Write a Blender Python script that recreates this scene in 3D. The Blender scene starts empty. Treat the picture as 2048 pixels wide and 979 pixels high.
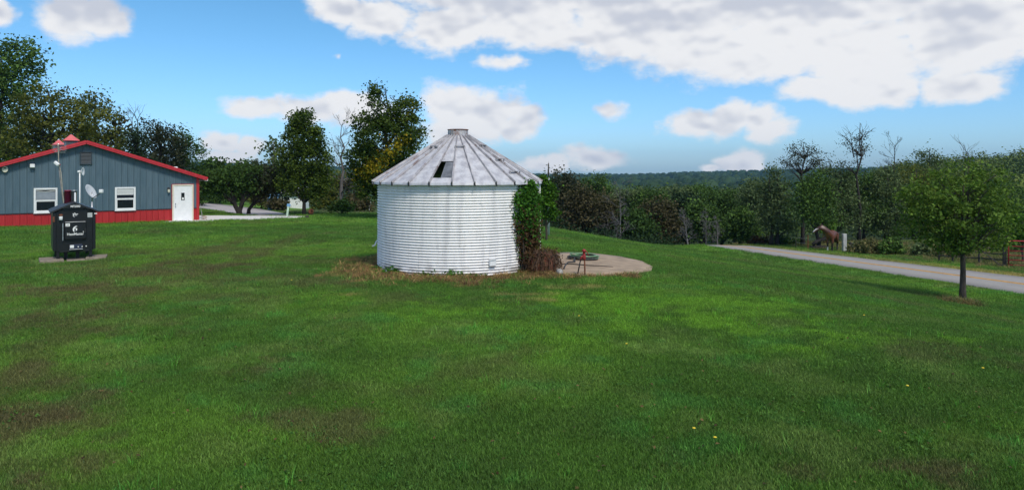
import bpy, bmesh, math, random
import numpy as np
from mathutils import Vector, Matrix
random.seed(7)
RNG = np.random.default_rng(11)
SC = bpy.context.scene
COL = SC.collection

# ------------------------------------------------------------------ camera, light, sky
F, CX, HY = 1384.0, 1024.0, 338.0          # focal length and horizon in photo pixels (2048 wide)
CAMZ = 2.6
cd = bpy.data.cameras.new('camera')
cam = bpy.data.objects.new('camera', cd)
COL.objects.link(cam)
cam.location = (0, 0, CAMZ)
cam.rotation_euler = (math.radians(90), 0, 0)
cd.sensor_width = 36.0
cd.lens = 36.0 * F / 2048.0
cd.shift_y = -(489.5 - HY) / 2048.0
cd.clip_start = 0.1
cd.clip_end = 20000
SC.camera = cam
SC.view_settings.view_transform = 'Standard'
SC.view_settings.look = 'None'
SC.view_settings.exposure = 0.0
SC.view_settings.gamma = 1.0
SC.cycles.max_bounces = 6
SC.cycles.diffuse_bounces = 3
SC.cycles.glossy_bounces = 2
SC.cycles.transmission_bounces = 3
SC.cycles.transparent_max_bounces = 6
SC.cycles.volume_bounces = 0
SC.cycles.use_denoising = True
SC.cycles.sample_clamp_indirect = 4.0

SUN_EL, SUN_AZ = math.radians(50), math.radians(150)     # azimuth clockwise from +Y (view direction)
sd = bpy.data.lights.new('sun', 'SUN')
sd.energy = 3.0
sd.angle = math.radians(12)
sd.color = (1.0, 0.92, 0.80)
so = bpy.data.objects.new('sun', sd)
COL.objects.link(so)
sv = Vector((math.sin(SUN_AZ) * math.cos(SUN_EL), math.cos(SUN_AZ) * math.cos(SUN_EL), math.sin(SUN_EL)))
so.rotation_euler = sv.to_track_quat('Z', 'Y').to_euler()
so.location = sv * 50 + Vector((0, 20, 0))


class NT:
    """small helper to write node trees"""
    def __init__(self, tree):
        self.t = tree
    def n(self, typ, **kw):
        nd = self.t.nodes.new(typ)
        for k, v in kw.items():
            setattr(nd, k, v)
        return nd
    def put(self, sock, v):
        if isinstance(v, bpy.types.NodeSocket):
            self.t.links.new(v, sock)
        elif v is not None:
            sock.default_value = v
    def math(self, op, a, b=None, c=None, clamp=False):
        nd = self.n('ShaderNodeMath', operation=op, use_clamp=clamp)
        for i, v in enumerate((a, b, c)):
            self.put(nd.inputs[i], v)
        return nd.outputs[0]
    def vmath(self, op, a, b=None, c=None):
        nd = self.n('ShaderNodeVectorMath', operation=op)
        for i, v in enumerate((a, b, c)):
            if v is not None:
                self.put(nd.inputs[i], v)
        return nd.outputs['Value'] if op in ('LENGTH', 'DOT_PRODUCT', 'DISTANCE') else nd.outputs['Vector']
    def noise(self, vec, scale, detail=4, rough=0.55, dist=0.0):
        nd = self.n('ShaderNodeTexNoise')
        self.put(nd.inputs['Vector'], vec)
        nd.inputs['Scale'].default_value = scale
        nd.inputs['Detail'].default_value = detail
        nd.inputs['Roughness'].default_value = rough
        nd.inputs['Distortion'].default_value = dist
        return nd
    def smooth(self, v, lo, hi, a=0.0, b=1.0):
        nd = self.n('ShaderNodeMapRange', interpolation_type='SMOOTHSTEP')
        self.put(nd.inputs[0], v)
        nd.inputs[1].default_value, nd.inputs[2].default_value = lo, hi
        nd.inputs[3].default_value, nd.inputs[4].default_value = a, b
        return nd.outputs[0]
    def mix(self, f, a, b, mode='MIX'):
        nd = self.n('ShaderNodeMix', data_type='RGBA', blend_type=mode)
        self.put(nd.inputs[0], f)
        self.put(nd.inputs[6], a if not isinstance(a, tuple) else (*a, 1.0)[:4])
        self.put(nd.inputs[7], b if not isinstance(b, tuple) else (*b, 1.0)[:4])
        return nd.outputs[2]


def px_dir(px, py):
    az = math.atan((px - CX) / F)
    el = math.atan((HY - py) / F * math.cos(az))
    return az, el


def build_world():
    w = bpy.data.worlds.new('World')
    SC.world = w
    w.use_nodes = True
    t = NT(w.node_tree)
    w.node_tree.nodes.clear()
    out = t.n('ShaderNodeOutputWorld')
    bg = t.n('ShaderNodeBackground')
    bg.inputs['Strength'].default_value = 0.1
    w.node_tree.links.new(bg.outputs[0], out.inputs[0])
    sky = t.n('ShaderNodeTexSky', sky_type='NISHITA')
    sky.sun_disc = False
    sky.sun_elevation = SUN_EL
    sky.sun_rotation = SUN_AZ
    sky.air_density = 1.0
    sky.dust_density = 0.6
    sky.ozone_density = 2.0
    tc = t.n('ShaderNodeTexCoord')
    d = tc.outputs['Generated']
    sep = t.n('ShaderNodeSeparateXYZ')
    t.put(sep.inputs[0], d)
    az = t.math('ARCTAN2', sep.outputs[0], sep.outputs[1])
    el = t.math('ARCSINE', sep.outputs[2])
    cmb = t.n('ShaderNodeCombineXYZ')
    t.put(cmb.inputs[0], az)
    t.put(cmb.inputs[1], el)
    ae = cmb.outputs[0]
    # ragged edges: warp the direction with noise before measuring the distance to each cloud
    wn = t.noise(d, 11.0, 4, 0.5)
    wv = t.vmath('SUBTRACT', wn.outputs['Color'], (0.5, 0.5, 0.5))
    wv = t.vmath('MULTIPLY', wv, (0.09, 0.05, 0.0))
    aw = t.vmath('ADD', ae, wv)
    clouds = [  # photo px, py, half width, half height, weight
        (150, 30, 95, 72, 1), (215, 35, 75, 55, 1), (270, 45, 36, 34, .6), (0, 22, 40, 30, .9),
        (520, 215, 95, 32, .85), (640, 218, 120, 42, .9), (720, 230, 90, 50, .9),
        (900, 212, 78, 62, 1), (985, 225, 85, 58, 1), (1045, 245, 50, 42, .95), (930, 255, 120, 40, 1),
        (425, 290, 55, 36, 1), (485, 302, 62, 34, 1), (440, 322, 80, 24, .8),
        (670, 15, 75, 50, 1), (760, 40, 100, 50, 1), (900, 55, 140, 58, 1), (1060, 55, 170, 68, 1),
        (1230, 70, 170, 72, 1), (1400, 90, 170, 80, 1), (1560, 90, 180, 90, 1), (1720, 110, 180, 95, 1),
        (1660, 182, 150, 42, 1), (1760, 190, 90, 40, .9), (1920, 172, 125, 42, .95), (1900, 90, 170, 85, 1), (2060, 60, 170, 90, 1),
        (1010, 133, 50, 20, .6), (1100, -20, 520, 75, 1.3), (1700, -20, 520, 95, 1.4), (1300, 40, 300, 60, 1.2), (1950, 60, 220, 110, 1.2), (1500, 110, 220, 60, 1.2),
        (1370, 238, 74, 40, 1), (1450, 232, 70, 46, 1), (1510, 240, 60, 44, 1), (1545, 268, 70, 34, .95),
        (1490, 322, 66, 30, 1), (1425, 335, 34, 13, .7),
        (1232, 220, 42, 24, .6), (1185, 322, 90, 28, .75), (1085, 330, 80, 24, .75), (670, 112, 16, 12, .4),
    ]
    field = None
    for (px, py, rx, ry, wt) in clouds:
        a0, e0 = px_dir(px, py)
        ca = math.cos(a0)
        v = t.vmath('SUBTRACT', aw, (a0, e0, 0))
        v = t.vmath('MULTIPLY', v, (F / (rx * ca * ca), F / (ry * ca), 0))
        L = t.vmath('LENGTH', v)
        f = t.math('MULTIPLY_ADD', L, -wt, wt)
        field = f if field is None else t.math('MAXIMUM', field, f)
    # the rest of the sky, outside the picture, carries the same broken cloud
    gn = t.noise(t.vmath('MULTIPLY', d, (1, 1, 2.2)), 2.6, 6, 0.6)
    gen = t.smooth(gn.outputs['Fac'], 0.42, 0.62, -0.6, 0.75)
    out_az = t.smooth(t.math('ABSOLUTE', az), 0.70, 0.95)
    out_el = t.smooth(el, 0.27, 0.40)
    outside = t.math('MAXIMUM', out_az, out_el)
    gen = t.math('MULTIPLY_ADD', t.math('SUBTRACT', gen, -0.8), outside, -0.8)
    gen = t.math('MULTIPLY_ADD', t.smooth(el, 0.0, 0.06), t.math('ADD', gen, 0.8), -0.8)
    field = t.math('MAXIMUM', field, gen)
    d2 = t.vmath('MULTIPLY', d, (1, 1, 1.7))
    n1 = t.noise(d2, 19.0, 9, 0.62)
    dens = t.math('MULTIPLY_ADD', t.math('SUBTRACT', n1.outputs['Fac'], 0.5), 1.1, field)
    alpha = t.smooth(dens, 0.0, 0.46)
    alpha = t.math('MULTIPLY', alpha, 0.97)
    # cloud colour: white billows, blue-grey where it is thick or turned away from the sun
    n2 = t.noise(d2, 4.0, 4, 0.5)
    up = t.vmath('ADD', d2, (0.004, 0, 0.016))
    n1u = t.noise(up, 17.0, 2, 0.5)
    n1s = t.noise(d2, 17.0, 2, 0.5)
    relief = t.math('SUBTRACT', n1s.outputs['Fac'], n1u.outputs['Fac'])
    sh = t.math('MULTIPLY_ADD', relief, 0.9, n2.outputs['Fac'])
    sh = t.math('MULTIPLY_ADD', t.smooth(field, 0.45, 0.95), -0.12, sh)
    sh = t.math('MULTIPLY_ADD', t.smooth(el, 0.15, 0.24), -0.17, sh)
    shade = t.smooth(sh, 0.16, 0.52)
    ccol = t.mix(shade, (6.0, 6.3, 7.1), (9.0, 9.0, 9.1))
    # clear sky: keep the blue of the photograph down to the horizon
    tint = t.mix(t.smooth(el, -0.02, 0.24), SKY_LOW, SKY_HIGH)
    skyc = t.mix(1.0, sky.outputs[0], tint, 'MULTIPLY')
    col = t.mix(alpha, skyc, ccol)
    t.put(bg.inputs['Color'], col)
    w.cycles.sampling_method = 'MANUAL'
    w.cycles.sample_map_resolution = 512


SKY_LOW, SKY_HIGH = (0.84, 1.24, 1.85), (0.68, 1.18, 1.44)
build_world()

# ------------------------------------------------------------------ numbers of the place
RP, RD = Vector((19.3, 26.1)), Vector((-0.26, 0.9656))     # near road edge: a point and its direction
RN = Vector((-RD.y, RD.x))                                  # away from the road, towards the camera side
ROADW = 4.75
BIN = Vector((-1.475, 18.9))


def vnoise(x, y, seed=0):
    x = np.asarray(x, float); y = np.asarray(y, float)
    xi = np.floor(x).astype(np.int64); yi = np.floor(y).astype(np.int64)
    xf = x - xi; yf = y - yi
    u = xf * xf * (3 - 2 * xf); v = yf * yf * (3 - 2 * yf)
    def h(a, b):
        n = (a * 374761393 + b * 668265263 + seed * 974711) & 0x7fffffff
        n = ((n ^ (n >> 13)) * 1274126177) & 0x7fffffff
        return ((n ^ (n >> 16)) & 0xffff) / 65535.0
    return (h(xi, yi) * (1 - u) + h(xi + 1, yi) * u) * (1 - v) + (h(xi, yi + 1) * (1 - u) + h(xi + 1, yi + 1) * u) * v


def fbm(x, y, sc, oct=4, seed=0):
    s, a, tot = 0.0, 1.0, 0.0
    x = np.asarray(x, float); y = np.asarray(y, float)
    for k in range(oct):
        s = s + a * vnoise(x * sc + 13.7 * k, y * sc - 7.1 * k, seed + k)
        tot += a; a *= 0.55; sc *= 2.03
    return s / tot


def sst(t):
    t = np.clip(t, 0, 1)
    return t * t * (3 - 2 * t)


def ground_z(x, y):
    x = np.asarray(x, float); y = np.asarray(y, float)
    dx, dy = x - RP.x, y - RP.y
    u = dx * RN.x + dy * RN.y
    s = dx * RD.x + dy * RD.y
    r = np.hypot(x, y)
    zr = -2.1 - 0.012 * np.clip(s, 0, 30) * np.clip(-u / 4.75, 0, 1) - 0.026 * np.clip(s, 0, 30) - 0.018 * np.clip(s - 22, 0, 8) - 0.10 * np.clip(s - 27, 0, 60)
    zl = -0.0105 * np.clip(y - 14, 0, 31) - 0.042 * np.clip(y - 44, 0, 60) * sst((x + 30) / 12)
    zr = zr - 0.08 * sst((-u - 5.0) / 3.5)
    k = sst((u - 0.8) / 18.0)
    z = zr * (1 - k) + zl * k
    # valley behind the crest on the right of the bin
    edge = 38.0 + 0.80 * np.clip(x - 1.7, -3, 60)
    v = (y - edge) * sst((x + 4) / 7.0)
    z = z - np.where(v > 0, 0.20 * v * sst(v / 10), 0) * (1 - sst((-u - 2) / 14.0)) * sst((160 - r) / 60.0 + 0.3)
    # far land: valley floor, a far wooded ridge whose height follows the skyline, a nearer hillside at the right
    ang = np.arctan2(x, y)
    tp = CX + F * np.tan(np.clip(ang, -1.2, 1.2))
    sky_px = np.interp(tp, [-600, 300, 700, 1100, 1300, 1400, 1550, 1800, 2300], [322, 326, 338, 352.5, 351, 347, 343, 338, 334])
    ridge = CAMZ + (HY - sky_px) / F * 1500 * np.cos(np.clip(ang, -1.2, 1.2)) - 13.0
    floor = -13.0 - 11.0 * sst((r - 140) / 240)
    far = floor + (ridge - floor) * sst((r - 420) / 1050) + 2.0 * (fbm(x, y, 0.006, 3, 5) - .5)
    hill_px = np.interp(tp, [1500, 1700, 1850, 2048, 2400, 3200], [352, 340, 326, 309, 296, 300])
    hill = CAMZ + (HY - hill_px) / F * 330 * np.cos(np.clip(ang, -1.2, 1.2)) - 7.0
    far = np.maximum(far, far + (hill - far) * sst((r - 100) / 220) * (1 - sst((r - 340) / 400)) * sst((tp - 1600) / 200.0))
    far = far + 3.5 * sst((-ang - 0.02) / 0.30) * sst((r - 60) / 80) * (1 - sst((r - 250) / 500))
    w = sst((r - 75) / 130.0)
    z = z * (1 - w) + far * w
    z = z + 0.05 * (fbm(x, y, 0.35, 3, 3) - 0.5) * sst((r - 3) / 8) * (u > 1.5)
    return z


def gz(x, y):
    return float(ground_z(x, y))


def gp(px, py):
    """where the ground seen at a photo pixel lies"""
    ax, az = (px - CX) / F, (HY - py) / F
    last = 2.0
    for i in range(1, 4000):
        Y = 2.0 + i * 0.05
        if CAMZ + az * Y <= gz(ax * Y, Y):
            lo, hi = last, Y
            for _ in range(20):
                m = (lo + hi) / 2
                if CAMZ + az * m <= gz(ax * m, m): hi = m
                else: lo = m
            return Vector((ax * hi, hi, gz(ax * hi, hi)))
        last = Y
    return Vector((ax * 200, 200, gz(ax * 200, 200)))


def at(px, py, Y):
    return Vector(((px - CX) / F * Y, Y, CAMZ + (HY - py) / F * Y))

# ------------------------------------------------------------------ helpers
def tag(o, label=None, cat=None, group=None, kind=None):
    if label: o['label'] = label
    if cat: o['category'] = cat
    if group: o['group'] = group
    if kind: o['kind'] = kind
    return o


def empty(name, loc=(0, 0, 0), rz=0.0, label=None, cat=None, group=None):
    o = bpy.data.objects.new(name, None)
    COL.objects.link(o)
    o.location = loc
    o.rotation_euler = (0, 0, rz)
    o.empty_display_size = 0.2
    return tag(o, label, cat, group)


class MB:
    """collects shapes into one mesh"""
    def __init__(self):
        self.v, self.f, self.mi = [], [], []
    def face(self, pts, mi=0):
        b = len(self.v)
        self.v += [tuple(p) for p in pts]
        self.f.append(tuple(range(b, b + len(pts)))); self.mi.append(mi)
    def raw(self, vs, fs, mi=0):
        b = len(self.v)
        self.v += [tuple(p) for p in vs]
        for f in fs:
            self.f.append(tuple(b + i for i in f)); self.mi.append(mi)
    def box(self, lo, hi, mi=0, M=None):
        x0, y0, z0 = lo; x1, y1, z1 = hi
        vs = [(x0, y0, z0), (x1, y0, z0), (x1, y1, z0), (x0, y1, z0), (x0, y0, z1), (x1, y0, z1), (x1, y1, z1), (x0, y1, z1)]
        if M is not None: vs = [M @ Vector(p) for p in vs]
        self.raw(vs, [(0, 3, 2, 1), (4, 5, 6, 7), (0, 1, 5, 4), (1, 2, 6, 5), (2, 3, 7, 6), (3, 0, 4, 7)], mi)
        return self
    def bbox(self, lo, hi, bev=0.01, mi=0, M=None):
        """box with chamfered edges"""
        bm = bmesh.new()
        bmesh.ops.create_cube(bm, size=1.0)
        c = [(a + b) / 2 for a, b in zip(lo, hi)]; s = [abs(b - a) for a, b in zip(lo, hi)]
        for v in bm.verts: v.co = Vector((c[0] + v.co.x * s[0], c[1] + v.co.y * s[1], c[2] + v.co.z * s[2]))
        bmesh.ops.bevel(bm, geom=bm.edges[:], offset=min(bev, min(s) * .4), segments=1, affect='EDGES')
        bm.verts.index_update()
        self.raw([(M @ v.co if M is not None else v.co) for v in bm.verts], [[v.index for v in f.verts] for f in bm.faces], mi)
        bm.free()
        return self
    def tube(self, pts, rads, n=6, mi=0, cap=True):
        pts = [Vector(p) for p in pts]
        if not hasattr(rads, '__len__'): rads = [rads] * len(pts)
        b = len(self.v)
        ref = Vector((0.31, 0.17, 0.93)).normalized()
        prev = None
        for i, p in enumerate(pts):
            d = (pts[min(i + 1, len(pts) - 1)] - pts[max(i - 1, 0)])
            d = d.normalized() if d.length > 1e-9 else Vector((0, 0, 1))
            if prev is None:
                a = d.cross(ref if abs(d.dot(ref)) < .95 else Vector((1, 0, 0))).normalized()
            else:
                a = (prev - d * prev.dot(d)).normalized()
            prev = a
            c = d.cross(a)
            for k in range(n):
                t = 2 * math.pi * k / n
                self.v.append(tuple(p + (a * math.cos(t) + c * math.sin(t)) * rads[i]))
        for i in range(len(pts) - 1):
            for k in range(n):
                k2 = (k + 1) % n
                self.f.append((b + i * n + k, b + i * n + k2, b + (i + 1) * n + k2, b + (i + 1) * n + k)); self.mi.append(mi)
        if cap:
            self.f.append(tuple(b + k for k in reversed(range(n)))); self.mi.append(mi)
            e = b + (len(pts) - 1) * n
            self.f.append(tuple(e + k for k in range(n))); self.mi.append(mi)
        return self
    def lathe(self, prof, n=16, mi=0, M=None):
        """prof: list of (r, z)"""
        b = len(self.v)
        for r, z in prof:
            for k in range(n):
                t = 2 * math.pi * k / n
                p = Vector((r * math.cos(t), r * math.sin(t), z))
                self.v.append(tuple(M @ p if M is not None else p))
        for i in range(len(prof) - 1):
            for k in range(n):
                k2 = (k + 1) % n
                self.f.append((b + i * n + k, b + i * n + k2, b + (i + 1) * n + k2, b + (i + 1) * n + k)); self.mi.append(mi)
        self.f.append(tuple(b + k for k in reversed(range(n)))); self.mi.append(mi)
        e = b + (len(prof) - 1) * n
        self.f.append(tuple(e + k for k in range(n))); self.mi.append(mi)
        return self
    def build(self, name, mats, parent=None, smooth=False, loc=None):
        me = bpy.data.meshes.new(name)
        me.from_pydata(self.v, [], self.f)
        mats = mats if isinstance(mats, (list, tuple)) else [mats]
        for m in mats: me.materials.append(m)
        if len(mats) > 1: me.polygons.foreach_set('material_index', self.mi)
        if smooth: me.polygons.foreach_set('use_smooth', [True] * len(me.polygons))
        me.update()
        return link(name, me, parent, loc)


def link(name, me, parent=None, loc=None):
    o = bpy.data.objects.new(name, me)
    COL.objects.link(o)
    if parent is not None: o.parent = parent
    if loc is not None: o.location = loc
    return o


def np_mesh(name, V, Q, mat, attr=None, attrname='tint', smooth=False):
    """mesh from numpy vertices and faces (all faces the same number of corners)"""
    me = bpy.data.meshes.new(name)
    V = np.asarray(V, np.float32); Q = np.asarray(Q, np.int32)
    me.vertices.add(len(V)); me.vertices.foreach_set('co', V.ravel())
    k = Q.shape[1]
    me.loops.add(Q.size); me.loops.foreach_set('vertex_index', Q.ravel())
    me.polygons.add(len(Q))
    me.polygons.foreach_set('loop_start', np.arange(0, Q.size, k, dtype=np.int32))
    me.polygons.foreach_set('loop_total', np.full(len(Q), k, np.int32))
    if smooth: me.polygons.foreach_set('use_smooth', np.ones(len(Q), bool))
    if attr is not None:
        attr = np.asarray(attr, np.float32)
        if attr.ndim == 1:
            a = me.attributes.new(attrname, 'FLOAT', 'POINT'); a.data.foreach_set('value', attr)
        else:
            a = me.attributes.new(attrname, 'FLOAT_COLOR', 'POINT')
            a.data.foreach_set('color', np.concatenate([attr, np.ones((len(attr), 1), np.float32)], 1).ravel())
    if mat is not None: me.materials.append(mat)
    me.update(calc_edges=True)
    return me


# ------------------------------------------------------------------ materials
def new_mat(name):
    m = bpy.data.materials.new(name)
    m.use_nodes = True
    nt = NT(m.node_tree)
    b = m.node_tree.nodes['Principled BSDF']
    return m, nt, b


def mat(name, col, rough=0.6, metal=0.0, var=0.15, scale=6.0, bump=0.0, bscale=None, dirt=None, dscale=3.0, damt=0.55, spec=0.5, stretch=(1, 1, 1)):
    m, t, b = new_mat(name)
    tc = t.n('ShaderNodeTexCoord')
    vec = t.vmath('MULTIPLY', tc.outputs['Object'], stretch)
    n = t.noise(vec, scale, 5, 0.6)
    lo = tuple(c * (1 - var) for c in col); hi = tuple(min(1, c * (1 + var)) for c in col)
    c = t.mix(t.smooth(n.outputs['Fac'], 0.3, 0.7), lo, hi)
    if dirt:
        nd = t.noise(vec, dscale, 6, 0.65)
        c = t.mix(t.smooth(nd.outputs['Fac'], damt, damt + 0.16), c, dirt)
    t.put(b.inputs['Base Color'], c)
    b.inputs['Roughness'].default_value = rough
    b.inputs['Metallic'].default_value = metal
    b.inputs['Specular IOR Level'].default_value = spec
    if bump:
        nb = t.noise(vec, bscale or scale * 4, 4, 0.6)
        bp = t.n('ShaderNodeBump')
        bp.inputs['Strength'].default_value = bump
        bp.inputs['Distance'].default_value = 0.02
        t.put(bp.inputs['Height'], nb.outputs['Fac'])
        t.put(b.inputs['Normal'], bp.outputs[0])
    return m


def leaf_mat(name, dark, lightc, alt=None, altamt=0.8, trans=0.35):
    """leaves: colour from the per-leaf attribute; some light passes through"""
    m, t, b = new_mat(name)
    a = t.n('ShaderNodeAttribute', attribute_name='tint')
    oi = t.n('ShaderNodeObjectInfo')
    f = t.math('MULTIPLY_ADD', t.math('SUBTRACT', oi.outputs['Random'], 0.5), 0.15, a.outputs['Fac'])
    c = t.mix(f, dark, lightc)
    if alt:
        c = t.mix(t.smooth(f, altamt, altamt + 0.12), c, alt)
    tr = t.n('ShaderNodeBsdfTranslucent')
    t.put(b.inputs['Base Color'], c)
    b.inputs['Roughness'].default_value = 0.7
    b.inputs['Specular IOR Level'].default_value = 0.15
    t.put(tr.inputs['Color'], t.mix(0.5, c, (0.10, 0.16, 0.01), 'MIX'))
    mx = t.n('ShaderNodeMixShader')
    mx.inputs[0].default_value = trans
    m.node_tree.links.new(b.outputs[0], mx.inputs[1])
    m.node_tree.links.new(tr.outputs[0], mx.inputs[2])
    m.node_tree.links.new(mx.outputs[0], m.node_tree.nodes['Material Output'].inputs[0])
    return m


M = {}
M['leaf_dark'] = leaf_mat('leaf_dark', (0.013, 0.034, 0.010), (0.085, 0.161, 0.030), trans=.25)
M['leaf_maple'] = leaf_mat('leaf_maple', (0.017, 0.039, 0.010), (0.127, 0.186, 0.025), (0.36, 0.27, 0.014), 0.74)
M['leaf_tidy'] = leaf_mat('leaf_tidy', (0.014, 0.038, 0.010), (0.153, 0.216, 0.026), (0.17, 0.16, 0.015), 0.90)
M['leaf_olive'] = leaf_mat('leaf_olive', (0.041, 0.060, 0.017), (0.229, 0.241, 0.040), (0.15, 0.11, 0.02), 0.9)
M['leaf_brown'] = leaf_mat('leaf_brown', (0.029, 0.029, 0.016), (0.124, 0.104, 0.046), trans=.2)
M['leaf_plum'] = leaf_mat('leaf_plum', (0.015, 0.022, 0.013), (0.074, 0.078, 0.036), trans=.2)
M['leaf_grey'] = leaf_mat('leaf_grey', (0.040, 0.069, 0.029), (0.175, 0.234, 0.088), trans=.25)
M['leaf_mid'] = leaf_mat('leaf_mid', (0.019, 0.046, 0.014), (0.133, 0.237, 0.042), trans=.25)
M['leaf_oak'] = leaf_mat('leaf_oak', (0.030, 0.072, 0.013), (0.215, 0.340, 0.050), (0.16, 0.12, 0.02), 0.93)
M['leaf_bright'] = leaf_mat('leaf_bright', (0.018, 0.060, 0.008), (0.130, 0.299, 0.019))
M['leaf_ivy'] = leaf_mat('leaf_ivy', (0.020, 0.075, 0.014), (0.110, 0.290, 0.030))
M['leaf_dead'] = leaf_mat('leaf_dead', (0.035, 0.018, 0.010), (0.130, 0.070, 0.030), trans=.15)
M['leaf_far'] = leaf_mat('leaf_far', (0.019, 0.042, 0.014), (0.126, 0.193, 0.042), trans=.15)
M['leaf_ridge'] = leaf_mat('leaf_ridge', (0.010, 0.028, 0.014), (0.045, 0.085, 0.030), trans=.1)
M['leaf_hill'] = leaf_mat('leaf_hill', (0.040, 0.070, 0.012), (0.170, 0.220, 0.036), trans=.15)
M['leaf_conifer'] = leaf_mat('leaf_conifer', (0.008, 0.022, 0.010), (0.030, 0.060, 0.020), trans=.1)
M['straw'] = leaf_mat('straw', (0.13, 0.075, 0.03), (0.38, 0.27, 0.11), trans=.2)
M['weed'] = leaf_mat('weed', (0.05, 0.07, 0.02), (0.22, 0.19, 0.08), trans=.25)
M['bark'] = mat('bark', (0.060, 0.048, 0.038), 0.9, var=0.4, scale=8, bump=0.8, stretch=(3, 3, 0.6))
M['bark_dark'] = mat('bark_dark', (0.028, 0.023, 0.020), 0.9, var=0.4, scale=8, bump=0.6, stretch=(3, 3, .6))
M['bark_pale'] = mat('bark_pale', (0.26, 0.24, 0.23), 0.85, var=0.3, scale=6, bump=0.4)
M['bark_dead'] = mat('bark_dead', (0.12, 0.115, 0.115), 0.9, var=0.3, scale=6)
M['bark_grey'] = mat('bark_grey', (0.11, 0.10, 0.095), 0.9, var=0.3, scale=6)
M['white_paint'] = mat('white_paint', (0.78, 0.78, 0.78), 0.45, var=0.05, dirt=(.5, .48, .44), damt=.68)
M['white_bin'] = None
M['black_steel'] = mat('black_steel', (0.007, 0.008, 0.009), 0.38, var=0.3, scale=3, dirt=(.035, .03, .026), damt=.6)
M['grey_metal'] = mat('grey_metal', (0.33, 0.34, 0.35), 0.4, 0.6, var=0.2)
M['galv'] = mat('galv', (0.50, 0.51, 0.53), 0.38, 0.7, var=0.2, scale=12)
M['dark_metal'] = mat('dark_metal', (0.035, 0.034, 0.033), 0.5, 0.3)
M['rust'] = mat('rust', (0.16, 0.055, 0.025), 0.85, var=0.4, scale=20, bump=.3)
M['red_gate'] = mat('red_gate', (0.42, 0.025, 0.035), 0.4, var=.15, dirt=(.25, .06, .04), damt=.62)
M['pump_red'] = mat('pump_red', (0.26, 0.020, 0.018), 0.55, var=.3, scale=30, dirt=(.12, .05, .03), damt=.55, dscale=18)
M['glass'] = mat('glass', (0.010, 0.013, 0.020), 0.06, var=.2, spec=.8)
M['blind'] = mat('blind', (0.55, 0.56, 0.55), 0.7, var=.12, scale=3, stretch=(.4, 1, 9))
M['concrete'] = mat('concrete', (0.34, 0.25, 0.17), 0.9, var=0.2, scale=2.2, bump=.3, dirt=(.17, .12, .08), dscale=1.3, damt=.56)
M['paver'] = mat('paver', (0.23, 0.19, 0.145), 0.9, var=0.25, scale=9, bump=.4, dirt=(.14, .12, .07), damt=.55)
M['concrete_white'] = mat('concrete_white', (0.72, 0.69, 0.66), 0.85, var=0.08, scale=.8, dirt=(.55, .50, .44), dscale=.5, damt=.6)
M['hose_green'] = mat('hose_green', (0.13, 0.25, 0.12), 0.45, var=.2, scale=10, dirt=(.35, .42, .3), damt=.6)
M['hose_dark'] = mat('hose_dark', (0.035, 0.035, 0.035), 0.6, var=.3, scale=12)
M['wood_grey'] = mat('wood_grey', (0.40, 0.40, 0.39), 0.85, var=.25, scale=6, bump=.5, stretch=(6, 6, .6))
M['wood_dark'] = mat('wood_dark', (0.050, 0.042, 0.036), 0.9, var=.3, scale=6, bump=.5)
M['pole_grey'] = mat('pole_grey', (0.42, 0.44, 0.46), 0.7, var=.2, scale=4)
M['wire'] = mat('wire', (0.30, 0.31, 0.32), 0.5, .5, var=.2)
M['earth_red'] = mat('earth_red', (0.17, 0.055, 0.030), 0.95, var=.4, scale=7, bump=.8, dirt=(.05, .03, .02), damt=.5)
M['stone'] = mat('stone', (0.30, 0.29, 0.27), 0.9, var=.3, scale=9, bump=.5)
M['marker'] = mat('marker', (0.45, 0.60, 0.46), 0.6, var=.2)
M['blue_plastic'] = mat('blue_plastic', (0.16, 0.34, 0.55), 0.4, var=.1)
M['flower_yellow'] = mat('flower_yellow', (0.75, 0.55, 0.03), 0.7, var=.15, scale=40)
M['stem_green'] = mat('stem_green', (0.06, 0.15, 0.03), 0.7)
M['sign_white'] = mat('sign_white', (0.82, 0.82, 0.80), 0.5, var=.05)
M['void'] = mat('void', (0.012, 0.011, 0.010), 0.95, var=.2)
M['maroon'] = mat('maroon', (0.16, 0.014, 0.045), 0.6, var=.2)
M['cream'] = mat('cream', (0.66, 0.62, 0.50), 0.6, var=.08)


def siding_mat(name, col, fade):
    m, t, b = new_mat(name)
    tc = t.n('ShaderNodeTexCoord')
    oi = t.n('ShaderNodeObjectInfo')
    n = t.noise(t.vmath('MULTIPLY', tc.outputs['Object'], (3, 3, .5)), 2.0, 5, .6)
    n2 = t.noise(tc.outputs['Object'], 60, 3, .6)
    f = t.math('MULTIPLY_ADD', oi.outputs['Random'], 0.35, t.smooth(n.outputs['Fac'], .35, .75, 0, .65))
    c = t.mix(f, col, fade)
    c = t.mix(t.smooth(n2.outputs['Fac'], .45, .7, 0, .25), c, tuple(x * 1.5 for x in col))
    t.put(b.inputs['Base Color'], c)
    b.inputs['Roughness'].default_value = 0.42
    return m


M['siding_blue'] = siding_mat('siding_blue', (0.064, 0.110, 0.142), (0.105, 0.155, 0.190))
M['siding_red'] = siding_mat('siding_red', (0.36, 0.014, 0.018), (0.46, 0.030, 0.030))
M['roof_red'] = siding_mat('roof_red', (0.44, 0.016, 0.024), (0.52, 0.035, 0.045))
M['cupola_red'] = siding_mat('cupola_red', (0.60, 0.10, 0.11), (0.66, 0.18, 0.17))


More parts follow.
